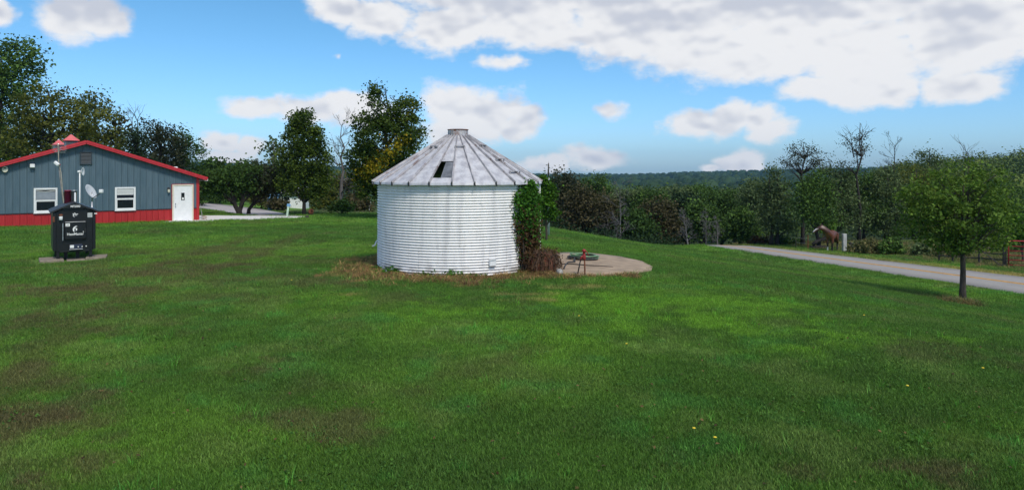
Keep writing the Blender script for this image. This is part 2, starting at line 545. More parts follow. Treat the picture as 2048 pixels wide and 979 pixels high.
def bin_wall_mat():
    m, t, b = new_mat('bin_wall')
    g = t.n('ShaderNodeTexCoord')
    p = g.outputs['Object']
    streak = t.noise(t.vmath('MULTIPLY', p, (2.2, 2.2, .18)), 3.0, 6, .65)
    blot = t.noise(p, 5.0, 5, .6)
    c = t.mix(t.smooth(streak.outputs['Fac'], .42, .72), (.90, .87, .85), (.70, .68, .68))
    c = t.mix(t.smooth(blot.outputs['Fac'], .60, .74, 0, .5), c, (.48, .47, .50))
    sep = t.n('ShaderNodeSeparateXYZ'); t.put(sep.inputs[0], p)
    low = t.math('MULTIPLY', t.smooth(sep.outputs[2], .32, .02), t.smooth(blot.outputs['Fac'], .40, .62))
    c = t.mix(low, c, (.36, .33, .31))
    t.put(b.inputs['Base Color'], c)
    b.inputs['Roughness'].default_value = .42
    return m


def bin_roof_mat():
    m, t, b = new_mat('bin_roof')
    g = t.n('ShaderNodeTexCoord')
    p = g.outputs['Object']
    oi = t.n('ShaderNodeObjectInfo')
    pr = t.vmath('ADD', p, t.vmath('MULTIPLY', oi.outputs['Random'], (7.0, 3.0, 5.0)))
    n = t.noise(t.vmath('MULTIPLY', pr, (2, 2, .6)), 2.6, 6, .65)
    c = t.mix(t.smooth(n.outputs['Fac'], .38, .66), (.60, .59, .61), (.40, .39, .42))
    n3 = t.noise(t.vmath('MULTIPLY', pr, (1, 1, .25)), 9.0, 6, .7)
    c = t.mix(t.smooth(n3.outputs['Fac'], .60, .74, 0, .4), c, (.33, .32, .34))
    r = t.noise(t.vmath('MULTIPLY', pr, (2.4, .7, .7)), 2.1, 4, .55)
    fl = t.math('MULTIPLY', t.smooth(r.outputs['Fac'], .70, .74), t.smooth(oi.outputs['Random'], .30, .45))
    c = t.mix(fl, c, (.30, .11, .045))
    t.put(b.inputs['Base Color'], c)
    b.inputs['Roughness'].default_value = .45
    b.inputs['Metallic'].default_value = .15
    return m


M['bin_wall'] = bin_wall_mat()
M['bin_roof'] = bin_roof_mat()
M['bin_rib'] = mat('bin_rib', (.40, .38, .39), .5, .2, var=.3, scale=4, dirt=(.18, .10, .08), damt=.52, dscale=2.5)

# ------------------------------------------------------------------ ground
def lerp3(a, b, f):
    return a + (np.asarray(b, float) - a) * f[:, None]


# worn or bright green patches of the lawn, sunlight painted into some green ones: centre pixel -> ground, half sizes in metres, kind, strength
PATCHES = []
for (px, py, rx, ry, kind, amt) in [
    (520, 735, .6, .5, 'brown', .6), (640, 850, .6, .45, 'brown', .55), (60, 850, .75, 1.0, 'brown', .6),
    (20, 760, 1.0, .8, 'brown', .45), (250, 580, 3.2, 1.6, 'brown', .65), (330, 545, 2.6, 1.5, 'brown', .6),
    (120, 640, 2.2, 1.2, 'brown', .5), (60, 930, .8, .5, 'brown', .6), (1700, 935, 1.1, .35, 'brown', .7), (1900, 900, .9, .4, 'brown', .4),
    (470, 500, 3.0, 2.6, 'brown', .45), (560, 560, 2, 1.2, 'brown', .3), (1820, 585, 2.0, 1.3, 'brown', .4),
    (1350, 610, 3.4, 1.6, 'lush_sunlit', .85), (1480, 640, 2.6, 1.2, 'lush_sunlit', .75), (1050, 660, 3.0, .9, 'lush_sunlit', .4), (1250, 690, 2.4, .8, 'lush_sunlit', .4), (1180, 605, 1.8, .7, 'lush_sunlit', .8), (900, 625, 1.6, .7, 'lush_sunlit', .6),
    (1060, 740, .5, .35, 'lush_sunlit', .5), (1750, 690, .8, .4, 'lush_sunlit', .55), (1330, 480, 3, 4, 'lush_sunlit', .35), (430, 590, 2, .8, 'lush_sunlit', .4),
    (1250, 650, 1.6, .5, 'lush_sunlit', .55), (1600, 590, 2.5, .9, 'lush_sunlit', .45), (80, 800, .4, .25, 'lush_sunlit', .4), (150, 470, 2.0, 2.5, 'lush_sunlit', .2),
    (1400, 525, 2.5, 2.0, 'lush_sunlit', .25), (1040, 600, .5, .25, 'straw', .6), (1165, 575, .8, .3, 'straw', .55), (885, 712, .25, .12, 'straw', .5),
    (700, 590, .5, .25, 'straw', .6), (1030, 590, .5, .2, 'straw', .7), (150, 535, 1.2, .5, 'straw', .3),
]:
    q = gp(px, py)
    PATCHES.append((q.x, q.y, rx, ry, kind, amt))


TRACKS = [([gp(*p)[:2] for p in pts], w, a) for pts, w, a in (
    ([(-40, 830), (40, 745), (130, 660), (250, 592), (400, 548), (520, 510), (600, 470)], .42, .45),
    ([(-40, 690), (60, 640), (190, 575), (330, 530), (440, 498), (500, 470)], .40, .36),
    ([(-40, 935), (60, 860), (160, 800)], .30, .5))]


def lawn_color(x, y):
    x = np.asarray(x, float); y = np.asarray(y, float)
    n1 = fbm(x, y, .22, 4, 1); n2 = fbm(x, y, 1.1, 4, 9); n3 = fbm(x, y, 5.0, 3, 21)
    c = np.tile(np.array([[.054, .122, .018]]), (len(x), 1))
    c = lerp3(c, (.090, .185, .022), sst((n1 - .40) / .25) * .8)
    c = lerp3(c, (.050, .105, .020), sst((n2 - .54) / .2) * .55)
    c = lerp3(c, (.110, .170, .042), sst((.46 - n2) / .2) * .55)
    c = lerp3(c, (.085, .085, .036), sst((fbm(x, y, .5, 4, 33) - .56) / .14) * .45)
    c = lerp3(c, (.055, .17, .030), sst((fbm(x, y, 1.7, 3, 41) - .60) / .12) * .6)
    # rows left by the mower
    row = .5 + .5 * np.sin((x * .35 + y * .94) * 2 * np.pi / 1.5 + 3 * fbm(x, y, .2, 2, 4))
    c = c * (1 + .10 * (row - .5))[:, None]
    c = c * 1.08
    kinds = {'brown': (.100, .078, .042), 'lush_sunlit': (.115, .245, .024), 'straw': (.26, .19, .085)}
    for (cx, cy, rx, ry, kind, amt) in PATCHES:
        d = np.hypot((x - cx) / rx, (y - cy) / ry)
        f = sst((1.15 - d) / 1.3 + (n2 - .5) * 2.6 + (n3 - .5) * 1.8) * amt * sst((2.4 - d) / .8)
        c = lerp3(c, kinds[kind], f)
    # worn mower tracks curving up past the furnace
    for (TR, wd, amt) in TRACKS:
        dmin = np.full(len(x), 99.)
        for i in range(len(TR) - 1):
            ax, ay, bx, by = *TR[i], *TR[i + 1]
            tt = np.clip(((x - ax) * (bx - ax) + (y - ay) * (by - ay)) / ((bx - ax) ** 2 + (by - ay) ** 2), 0, 1)
            dmin = np.minimum(dmin, np.hypot(x - ax - tt * (bx - ax), y - ay - tt * (by - ay)))
        f = sst(1.15 - dmin / wd + (n2 - .5) * 1.6 + (n3 - .5) * 1.2) * amt * (dmin < 2.5 * wd)
        c = lerp3(c, (.095, .075, .038), f)
    # dead grass round the bin and on the concrete's edge
    d = np.hypot(x - BIN.x, (y - BIN.y))
    f = sst((3.35 + (n2 - .5) * 2.6 + (n3 - .5) * 1.0 - d) / .7) * (.35 + .65 * sst((n3 - .32) / .25))
    c = lerp3(c, (.22, .145, .062), f * .9)
    f = sst((3.1 + (n3 - .5) * 1.6 - d) / .4) * sst((fbm(x, y, 3, 3, 77) - .5) / .1)
    c = lerp3(c, (.085, .035, .020), f * .7)
    # beyond the road and along its far edge
    dx, dy = x - RP.x, y - RP.y
    u = dx * RN.x + dy * RN.y
    sv = dx * RD.x + dy * RD.y
    verge = sst((u + ROADW + 1.0 + .9 * n2) / .3) * (u < -ROADW + .3) * (.4 + .6 * sst((n3 - .35) / .2)) * (.75 - .5 * sst((sv - 3) / 12))
    c = lerp3(c, (.36, .28, .10), np.clip(verge, 0, 1))
    f = sst((-u - ROADW - 3.2) / 2.0) * .7
    c = lerp3(c, (.070, .085, .028), f)
    # rough pasture beyond the mown crest, then woodland floor
    r = np.hypot(x, y)
    f = sst((y - 47 - 3 * n1) / 3) * (x < 1) * (x > -16)
    c = lerp3(c, (.060, .120, .050), f * .8)
    edge = 39.5 + .80 * np.clip(x - 1.7, -3, 60)
    f = sst((y - edge) / 2.5) * (x > 0) * (u > 0)
    c = lerp3(c, (.022, .026, .012), f)
    f = sst((r - 66) / 12)
    c = lerp3(c, (.020, .032, .012), f)
    return np.clip(c, 0, 1)


def ground_material():
    m, t, b = new_mat('lawn_soil')
    a = t.n('ShaderNodeAttribute', attribute_name='grass_colour')
    g = t.n('ShaderNodeNewGeometry')
    n = t.noise(g.outputs['Position'], 14, 6, .7)
    n2 = t.noise(t.vmath('MULTIPLY', g.outputs['Position'], (3.5, 1, 1)), 3, 6, .7)
    f = t.math('MULTIPLY_ADD', t.math('ADD', n.outputs['Fac'], n2.outputs['Fac']), 1.25, -.35)
    c = t.mix(1.0, a.outputs['Color'], t.mix(f, (.55, .55, .52), (1.9, 1.8, 1.8)), 'MULTIPLY')
    t.put(b.inputs['Base Color'], c)
    b.inputs['Roughness'].default_value = 1.0
    b.inputs['Specular IOR Level'].default_value = .1
    bp = t.n('ShaderNodeBump')
    bp.inputs['Strength'].default_value = .9
    bp.inputs['Distance'].default_value = .05
    nb = t.noise(g.outputs['Position'], 22, 5, .7)
    t.put(bp.inputs['Height'], nb.outputs['Fac'])
    t.put(b.inputs['Normal'], bp.outputs[0])
    return m


def build_ground():
    ang = np.concatenate([np.radians(np.arange(-180, -48, 3.0)), np.radians(np.arange(-48, 48, .34)), np.radians(np.arange(48, 180, 3.0))])
    rad = [1.2]
    while rad[-1] < 2450:
        rad.append(rad[-1] * (1.02 if rad[-1] < 90 else 1.05) + .02)
    rad = np.array(rad)
    A, R = np.meshgrid(ang, rad)
    X = np.concatenate([[0.], (R * np.sin(A)).ravel()]); Y = np.concatenate([[0.], (R * np.cos(A)).ravel()])
    Z = ground_z(X, Y)
    na, nr = len(ang), len(rad)
    i = np.arange(nr - 1)[:, None] * na + np.arange(na)[None, :] + 1
    j = np.arange(nr - 1)[:, None] * na + (np.arange(na)[None, :] + 1) % na + 1
    Q = np.stack([i, i + na, j + na, j], -1).reshape(-1, 4)
    fan = np.stack([np.zeros(na, int), np.arange(na) + 1, (np.arange(na) + 1) % na + 1, (np.arange(na) + 1) % na + 1], -1)
    V = np.stack([X, Y, Z], 1)
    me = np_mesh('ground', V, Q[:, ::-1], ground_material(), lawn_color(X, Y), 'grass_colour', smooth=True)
    o = link('ground', me)
    tag(o, 'wide mown lawn sloping down towards the road and valley', kind='structure')
    return o


build_ground()


def sheet(name, left, right, mt, lift, label, n=1):
    """a strip between two polylines laid on the ground"""
    V, Q = [], []
    m = len(left)
    for a, b in zip(left, right):
        for k in range(n + 1):
            f = k / n
            x, y = a[0] * (1 - f) + b[0] * f, a[1] * (1 - f) + b[1] * f
            V.append((x, y, gz(x, y) + lift))
    for i in range(m - 1):
        for k in range(n):
            p = i * (n + 1) + k
            Q.append((p, p + 1, p + n + 2, p + n + 1))
    # edge skirts
    base = len(V)
    for k in (0, n):
        for i in range(m):
            x, y, z = V[i * (n + 1) + k]
            V.append((x, y, z - lift - .12))
    for s, k in ((0, 0), (1, n)):
        for i in range(m - 1):
            p, q = i * (n + 1) + k, (i + 1) * (n + 1) + k
            Q.append((p, q, base + s * m + i + 1, base + s * m + i))
    me = np_mesh(name, V, Q, mt, smooth=False)
    return tag(link(name, me), label, kind='structure')


def asphalt_mat(name, col):
    m, t, b = new_mat(name)
    g = t.n('ShaderNodeNewGeometry')
    n = t.noise(g.outputs['Position'], 60, 4, .7)
    n2 = t.noise(g.outputs['Position'], .9, 5, .6)
    c = t.mix(n.outputs['Fac'], tuple(x * .75 for x in col), tuple(x * 1.25 for x in col))
    c = t.mix(t.smooth(n2.outputs['Fac'], .5, .72, 0, .5), c, tuple(x * .72 for x in col))
    t.put(b.inputs['Base Color'], c)
    b.inputs['Roughness'].default_value = .9
    return m


def road_pt(s, u):
    p = RP + RD * s + RN * u
    return (p.x, p.y)


ss = [-40 + 1.5 * i for i in range(66)]
M['asphalt'] = asphalt_mat('asphalt', (.31, .285, .262))
sheet('road', [road_pt(s, 0.06 * math.sin(s * 1.3) + .05 * math.sin(s * 3.1)) for s in ss], [road_pt(s, -ROADW + .05 * math.sin(s * 1.7)) for s in ss], M['asphalt'], .03,
      'pale grey country road running down past the lawn', 4)
M['line_yellow'] = mat('line_yellow', (.70, .36, .09), .8, var=.25, scale=3, dirt=(.42, .30, .16), damt=.62, dscale=9)
for k, off in enumerate((-.11, .11)):
    sheet('centre_line', [road_pt(s, -ROADW / 2 + off + .07) for s in ss], [road_pt(s, -ROADW / 2 + off - .07) for s in ss], M['line_yellow'], .036,
          'faded yellow double centre line on the country road')

# left: driveway and lane that meet beside the red and blue building
def poly_sheet(name, pix, mt, lift, label, rings=5):
    P = [gp(*p) for p in pix]
    # resample the outline
    out = []
    for i, a in enumerate(P):
        b = P[(i + 1) % len(P)]
        for k in range(4):
            out.append((a.x + (b.x - a.x) * k / 4, a.y + (b.y - a.y) * k / 4))
    cx = sum(p[0] for p in out) / len(out); cy = sum(p[1] for p in out) / len(out)
    V, Q = [], []
    n = len(out)
    for r in range(rings + 1):
        f = 1 - r / (rings + .001)
        for (x, y) in out:
            X, Y = cx + (x - cx) * f, cy + (y - cy) * f
            V.append((X, Y, gz(X, Y) + lift))
    for r in range(rings):
        for i in range(n):
            j = (i + 1) % n
            Q.append((r * n + i, r * n + j, (r + 1) * n + j, (r + 1) * n + i))
    b = len(V)
    for (x, y) in out: V.append((x, y, gz(x, y) - .15))
    for i in range(n):
        j = (i + 1) % n
        Q.append((b + i, b + j, j, i))
    me = np_mesh(name, V, Q, mt)
    return tag(link(name, me), label, kind='structure')


M['lane'] = asphalt_mat('lane', (.40, .36, .35))
poly_sheet('driveway', [(330, 431), (470, 431.5), (560, 432), (612, 432.8), (606, 435), (560, 437), (500, 439.5), (398, 443), (330, 445)], M['concrete_white'], .03,
           'white concrete driveway beside the red and blue building')
lane_l = [gp(x, y) for x, y in ((330, 393), (400, 404.5), (440, 408.5), (480, 413), (520, 418), (560, 425), (594, 430.8))]
lane_r = [gp(x, y) for x, y in ((330, 409), (400, 417.5), (440, 423), (470, 428), (492, 430.6), (520, 431.0), (592, 431.5))]
sheet('lane', [p[:2] for p in lane_l], [p[:2] for p in lane_r], M['lane'], .02, 'grey lane sloping down to the white driveway', 4)
PAD = [(1080, 514), (1120, 506), (1180, 507), (1240, 514), (1285, 524), (1305, 535), (1302, 543), (1265, 549), (1200, 553), (1130, 552), (1080, 546)]
poly_sheet('concrete_pad', PAD, M['concrete'], .035, 'worn round concrete pad in the grass beside the bin', 5)
PADW = [gp(*p) for p in PAD]

# ------------------------------------------------------------------ grass
def grass_mat():
    m, t, b = new_mat('grass_blades')
    a = t.n('ShaderNodeAttribute', attribute_type='INSTANCER', attribute_name='grass_colour')
    g = t.n('ShaderNodeNewGeometry')
    h = t.n('ShaderNodeAttribute', attribute_name='tint')
    c = t.mix(1.0, a.outputs['Color'], t.mix(h.outputs['Fac'], (.95, .95, .95), (2.6, 2.4, 2.3)), 'MULTIPLY')
    t.put(b.inputs['Base Color'], c)
    b.inputs['Roughness'].default_value = .6
    b.inputs['Specular IOR Level'].default_value = .25
    tr = t.n('ShaderNodeBsdfTranslucent')
    t.put(tr.inputs['Color'], c)
    mx = t.n('ShaderNodeMixShader'); mx.inputs[0].default_value = .3
    L = m.node_tree.links
    L.new(b.outputs[0], mx.inputs[1]); L.new(tr.outputs[0], mx.inputs[2])
    L.new(mx.outputs[0], m.node_tree.nodes['Material Output'].inputs[0])
    return m


M['grass'] = grass_mat()


def tuft_mesh(name, nb, rad, hmin, hmax, w, mt, seed, lean=.5):
    r = np.random.default_rng(seed)
    V, T, att = [], [], []
    for i in range(nb):
        a = r.uniform(0, 2 * math.pi); d = rad * math.sqrt(r.uniform(0, 1))
        bx, by = d * math.cos(a), d * math.sin(a)
        h = r.uniform(hmin, hmax); th = r.uniform(0, 2 * math.pi); la = r.uniform(0, 2 * math.pi)
        lx, ly = math.cos(la) * lean * h * r.uniform(.3, 1), math.sin(la) * lean * h * r.uniform(.3, 1)
        wx, wy = math.cos(th) * w / 2, math.sin(th) * w / 2
        b = len(V)
        V += [(bx - wx, by - wy, -.01), (bx + wx, by + wy, -.01),
              (bx + lx * .35 - wx * .8, by + ly * .35 - wy * .8, h * .6), (bx + lx * .35 + wx * .8, by + ly * .35 + wy * .8, h * .6),
              (bx + lx, by + ly, h)]
        T += [(b, b + 1, b + 3), (b, b + 3, b + 2), (b + 2, b + 3, b + 4)]
        tv = r.uniform(0, 1) ** 1.6
        att += [tv] * 5
    return np_mesh(name, V, T, mt, np.array(att))


def scatter(name, P, col, rot, scl, tufts, label, kind='stuff'):
    """one object that carries a tuft on each of its points (geometry nodes)"""
    me = bpy.data.meshes.new(name)
    me.vertices.add(len(P)); me.vertices.foreach_set('co', np.asarray(P, np.float32).ravel())
    a = me.attributes.new('grass_colour', 'FLOAT_COLOR', 'POINT')
    a.data.foreach_set('color', np.concatenate([col, np.ones((len(col), 1))], 1).astype(np.float32).ravel())
    a = me.attributes.new('rotz', 'FLOAT', 'POINT'); a.data.foreach_set('value', np.asarray(rot, np.float32))
    a = me.attributes.new('size', 'FLOAT', 'POINT'); a.data.foreach_set('value', np.asarray(scl, np.float32))
    a = me.attributes.new('pick', 'INT', 'POINT'); a.data.foreach_set('value', RNG.integers(0, len(tufts), len(P)).astype(np.int32))
    o = link(name, me)
    tag(o, label, kind=kind)
    ng = bpy.data.node_groups.new(name, 'GeometryNodeTree')
    ng.interface.new_socket('Geometry', in_out='INPUT', socket_type='NodeSocketGeometry')
    ng.interface.new_socket('Geometry', in_out='OUTPUT', socket_type='NodeSocketGeometry')
    N = ng.nodes; L = ng.links
    gi = N.new('NodeGroupInput'); go = N.new('NodeGroupOutput')
    iop = N.new('GeometryNodeInstanceOnPoints')
    L.new(gi.outputs[0], iop.inputs['Points'])
    g2i = N.new('GeometryNodeGeometryToInstance')
    for tobj in reversed(tufts):
        oi = N.new('GeometryNodeObjectInfo')
        oi.inputs[0].default_value = tobj
        L.new(oi.outputs['Geometry'], g2i.inputs[0])
    L.new(g2i.outputs[0], iop.inputs['Instance'])
    iop.inputs['Pick Instance'].default_value = True
    def na(nm, dt):
        x = N.new('GeometryNodeInputNamedAttribute'); x.data_type = dt; x.inputs['Name'].default_value = nm
        return x.outputs['Attribute']
    L.new(na('pick', 'INT'), iop.inputs['Instance Index'])
    cx = N.new('ShaderNodeCombineXYZ')
    L.new(na('rotz', 'FLOAT'), cx.inputs['Z'])
    e2r = N.new('FunctionNodeEulerToRotation')
    L.new(cx.outputs[0], e2r.inputs[0]); L.new(e2r.outputs[0], iop.inputs['Rotation'])
    L.new(na('size', 'FLOAT'), iop.inputs['Scale'])
    L.new(iop.outputs[0], go.inputs[0])
    md = o.modifiers.new('scatter', 'NODES'); md.node_group = ng
    return o


def in_poly(x, y, P):
    ins = np.zeros(len(x), bool)
    n = len(P)
    for i in range(n):
        ax, ay, bx, by = P[i][0], P[i][1], P[(i + 1) % n][0], P[(i + 1) % n][1]
        c = ((ay > y) != (by > y)) & (x < (bx - ax) * (y - ay) / (by - ay + 1e-12) + ax)
        ins ^= c
    return ins


TH = math.radians(37.0)
HOUSE = Vector((-17.5, 38.6))
HE = Vector((math.cos(TH), math.sin(TH))); HB = Vector((-math.sin(TH), math.cos(TH)))
HOUSE_POLY = [HOUSE, HOUSE - HE * 10.75, HOUSE - HE * 10.75 + HB * 22, HOUSE + HB * 22]
DRIVE_POLY = [gp(*p) for p in [(330, 431), (612, 432.6), (606, 435), (500, 439.5), (398, 443), (330, 445)]]
LANE_POLY = [p for p in lane_l] + [p for p in reversed(lane_r)]


def blocked(x, y):
    dx, dy = x - RP.x, y - RP.y
    u = dx * RN.x + dy * RN.y
    b = (u < .12) & (u > -ROADW - .05)
    b |= np.hypot(x - BIN.x, y - BIN.y) < 2.14
    b |= np.hypot((x + 13.05) / 1.05, (y - 20.35) / .95) < 1.0
    for P in (PADW, HOUSE_POLY, DRIVE_POLY, LANE_POLY):
        b |= in_poly(x, y, P)
    return b


def mk(me):
    return bpy.data.objects.new(me.name, me)


lawn_tufts = [mk(tuft_mesh('grass_tuft', 36, .11, .016, .050, .0052, M['grass'], 50 + i, .8)) for i in range(5)]
Ps, Cs, Rs, Ss = [], [], [], []
for (y0, y1, dens, sc) in [(3.6, 9, 470, .95), (9, 15, 250, 1.0), (15, 24, 110, 1.25), (24, 36, 40, 1.7), (36, 56, 14, 2.4)]:
    wide = .80 * y1 + 1.5
    n = int((y1 - y0) * 2 * wide * dens)
    x = RNG.uniform(-wide, wide, n); y = RNG.uniform(y0, y1, n)
    ok = (np.abs(x) < .80 * y + 1.5) & ~blocked(x, y)
    edge = 39.5 + .80 * np.clip(x - 1.7, -3, 60)
    ok &= ~((x > 1) & (y > edge + 2))
    x, y = x[ok], y[ok]
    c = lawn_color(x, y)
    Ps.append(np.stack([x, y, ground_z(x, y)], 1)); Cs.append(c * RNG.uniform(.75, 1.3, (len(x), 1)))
    Rs.append(RNG.uniform(0, 6.28, len(x))); Ss.append(sc * RNG.uniform(.7, 1.25, len(x)) * (.75 + .6 * fbm(x, y, .8, 3, 12)))
scatter('lawn_grass', np.concatenate(Ps), np.concatenate(Cs), np.concatenate(Rs), np.concatenate(Ss), lawn_tufts,
        'short mown green grass covering the whole lawn')

# longer blades that the mower missed
long_tufts = [mk(tuft_mesh('grass_clump', 11, .07, .06, .17, .007, M['grass'], 80 + i, .9)) for i in range(4)]
n = 9000
x = RNG.uniform(-14, 16, n); y = RNG.uniform(4.2, 18, n)
ok = (np.abs(x) < .8 * y + 1) & ~blocked(x, y) & (fbm(x, y, .9, 3, 61) > .56)
x, y = x[ok], y[ok]
k = RNG.random(len(x)) < .30
x, y = x[k], y[k]
c = lawn_color(x, y) * np.array([[1.2, 1.6, 1.3]])
scatter('long_grass', np.stack([x, y, ground_z(x, y)], 1), c, RNG.uniform(0, 6.28, len(x)), RNG.uniform(.5, 1.05, len(x)), long_tufts,
        'scattered longer green grass blades standing above the mown lawn')

# dead straw round the bin
straw_tufts = [mk(tuft_mesh('straw_tuft', 26, .16, .03, .13, .010, M['grass'], 90 + i, 1.6)) for i in range(4)]
n = 3600
a = RNG.uniform(0, 2 * math.pi, n); r = 2.12 + np.abs(RNG.normal(0, .55, n))
x = BIN.x + r * np.cos(a); y = BIN.y + r * np.sin(a)
x2 = RNG.uniform(-.6, 3.0, 1100); y2 = RNG.uniform(16.6, 18.0, 1100)
x = np.concatenate([x, x2]); y = np.concatenate([y, y2])
ok = ~blocked(x, y) & (fbm(x, y, 1.6, 3, 5) > .40)
x, y = x[ok], y[ok]
pal = np.array([(.24, .155, .065), (.16, .10, .045), (.09, .05, .028), (.09, .16, .03), (.30, .21, .09)])
scatter('dead_grass', np.stack([x, y, ground_z(x, y)], 1), pal[RNG.integers(0, 5, len(x))], RNG.uniform(0, 6.28, len(x)), RNG.uniform(.5, 1.15, len(x)), straw_tufts,
        'ring of dead tan grass round the foot of the bin')
# rough verge and pasture beyond the road
rough_tufts = [mk(tuft_mesh('rough_tuft', 24, .26, .06, .24, .018, M['grass'], 120 + i, .7)) for i in range(4)]
s = RNG.uniform(-14, 42, 9000); u = -ROADW - RNG.uniform(2.2, 13, 9000)
x = RP.x + RD.x * s + RN.x * u; y = RP.y + RD.y * s + RN.y * u
pal = np.array([(.10, .12, .035), (.16, .14, .06), (.07, .11, .025), (.22, .17, .08)])
scatter('rough_pasture', np.stack([x, y, ground_z(x, y)], 1), pal[RNG.integers(0, 4, len(x))], RNG.uniform(0, 6.28, len(x)), RNG.uniform(.5, 1.2, len(x)) * np.clip((-u - ROADW) / 4, .3, 1), rough_tufts,
        'rough green and tan pasture grass beyond the road')
x = RNG.uniform(-17, 2, 5000); y = RNG.uniform(46.5, 64, 5000)
ok = ~blocked(x, y)
x, y = x[ok], y[ok]
pal = np.array([(.06, .12, .045), (.09, .14, .06), (.12, .12, .06)])
scatter('far_pasture', np.stack([x, y, ground_z(x, y)], 1), pal[RNG.integers(0, 3, len(x))], RNG.uniform(0, 6.28, len(x)), RNG.uniform(.5, 1.1, len(x)), rough_tufts,
        'pale green pasture grass behind the mown lawn at left')

# ------------------------------------------------------------------ the grain bin
WALL_H = 2.25
BR = 2.15


def build_bin():
    root = empty('grain_bin', (BIN.x, BIN.y, 0), 0, 'round white corrugated metal grain bin with conical weathered roof', 'grain bin')
    # wall: three tiers of corrugated sheets, six round, laps set proud
    seg = 16; pitch = WALL_H / 33.0; sub = 8
    rr = random.Random(3)
    for tier in range(3):
        z0, z1 = tier * 11, tier * 11 + 11
        off = (0.14, 0.62, 0.33)[tier]
        for k in range(6):
            a0 = off + k * math.pi / 3; a1 = a0 + math.pi / 3 + .012
            V, Q = [], []
            nz = (z1 - z0) * sub + (2 if tier < 2 else 0)
            lift = .0025 * (k % 2) + .0012 * tier
            for i in range(nz + 1):
                z = (z0 + i / sub) * pitch
                ph = (i / sub) * 2 * math.pi
                fr = (ph / (2 * math.pi)) % 1.0
                prof = math.sin(fr / .40 * math.pi / 2) if fr < .40 else math.cos((fr - .40) / .60 * math.pi / 2) ** .8
                r = BR + lift + .050 * prof - .032
                for j in range(seg + 1):
                    a = a0 + (a1 - a0) * j / seg
                    V.append((r * math.cos(a), r * math.sin(a), z - .02))
            for i in range(nz):
                for j in range(seg):
                    p = i * (seg + 1) + j
                    Q.append((p, p + 1, p + seg + 2, p + seg + 1))
            link('wall_sheet', np_mesh('wall_sheet', V, Q, M['bin_wall'], smooth=True), root)
    # bolts down the lap seams
    mb = MB()
    for tier in range(3):
        off = (0.14, 0.62, 0.33)[tier]
        for k in range(6):
            a = off + k * math.pi / 3 + .006
            for i in range(11):
                z = (tier * 11 + i + .02) * pitch - .02 + (pitch if i == 0 and tier == 0 else 0)
                Mx = Matrix.Translation((math.cos(a) * (BR + .015), math.sin(a) * (BR + .015), z)) @ Matrix.Rotation(a, 4, 'Z')
                mb.box((-.004, -.006, -.006), (.006, .006, .006), 0, Mx)
    o = mb.build('seam_bolts', M['grey_metal'], root); o['kind'] = 'stuff'
    # roof
    NP = 26; RE = 2.28; RC = .29; ZE = 2.265; ZC = 3.50
    step = 2 * math.pi / NP
    front = math.atan2(-BIN.y, -BIN.x)
    rib0 = front - .065
    hatch_k = NP - 1        # the panel just left of the rib at the front
    for k in range(NP):
        a0, a1 = rib0 + k * step, rib0 + (k + 1) * step
        mb = MB()
        def P(r, f, dz=0.0):
            a = a0 + (a1 - a0) * f
            z = ZE + (ZC - ZE) * (RE - r) / (RE - RC)
            return (r * math.cos(a), r * math.sin(a), z + dz)
        rs = [RE + .012, RE, 1.72, 1.15, .70, RC]
        if k == hatch_k:
            rs = [RE + .012, RE, 2.08, 1.42, .85, RC]
        jig = [rr.uniform(-.006, .006) for _ in range(20)]
        for i in range(len(rs) - 1):
            for j in range(3):
                if k == hatch_k and i == 2: continue
                f0, f1 = j / 3 + .01 * (j == 0), (j + 1) / 3 - .01 * (j == 2)
                def dz(ii, jj): return jig[(ii * 4 + jj) % 20] - (.045 if ii == 0 else 0)
                mb.face([P(rs[i], f0, dz(i, j)), P(rs[i], f1, dz(i, j + 1)), P(rs[i + 1], f1, dz(i + 1, j + 1)), P(rs[i + 1], f0, dz(i + 1, j))])
            if k == hatch_k and i == 1:
                mb.build('roof_panel', M['bin_roof'], root); mb = MB()
        pn = mb.build('roof_panel', M['bin_roof'], root)
        # standing rib on the panel's edge
        mb = MB()
        a = a0
        d = Vector((math.cos(a), math.sin(a), 0)); tn = Vector((-d.y, d.x, 0))
        p0 = d * (RE + .02) + Vector((0, 0, ZE)); p1 = d * (RC + .01) + Vector((0, 0, ZC))
        w = .022
        for q0, q1, wd, h in ((p0, p1, w, .042),):
            n = (q1 - q0).normalized().cross(tn) * -1
            if n.z < 0: n = -n
            mb.raw([q0 - tn * wd, q0 + tn * wd, q1 + tn * wd * .6, q1 - tn * wd * .6,
                    q0 - tn * wd * .45 + n * h, q0 + tn * wd * .45 + n * h, q1 + tn * wd * .35 + n * h, q1 - tn * wd * .35 + n * h],
                   [(0, 1, 5, 4), (1, 2, 6, 5), (2, 3, 7, 6), (3, 0, 4, 7), (4, 5, 6, 7)])
        mb.build('roof_rib', M['bin_rib'], root)
        # dark hook at the eave
        mb = MB()
        Mx = Matrix.Translation(d * (RE + .018) + Vector((0, 0, ZE - .035))) @ Matrix.Rotation(a, 4, 'Z') @ Matrix.Rotation(math.radians(12), 4, 'X')
        mb.box((-.008, -.017, -.042), (.012, .017, .045), 0, Mx)
        mb.build('eave_clip', M['dark_metal'], root)
    # hatch: black opening with a loose grey flap inside its right part
    a0 = rib0 + hatch_k * step
    def PH(r, f, dz=0.0):
        a = a0 + step * f
        z = ZE + (ZC - ZE) * (RE - r) / (RE - RC)
        return Vector((r * math.cos(a), r * math.sin(a), z + dz))
    mb = MB()
    q = [PH(2.03, .40, -.03), PH(2.03, .97, -.005), PH(1.45, .97, .0), PH(1.45, .40, .0)]
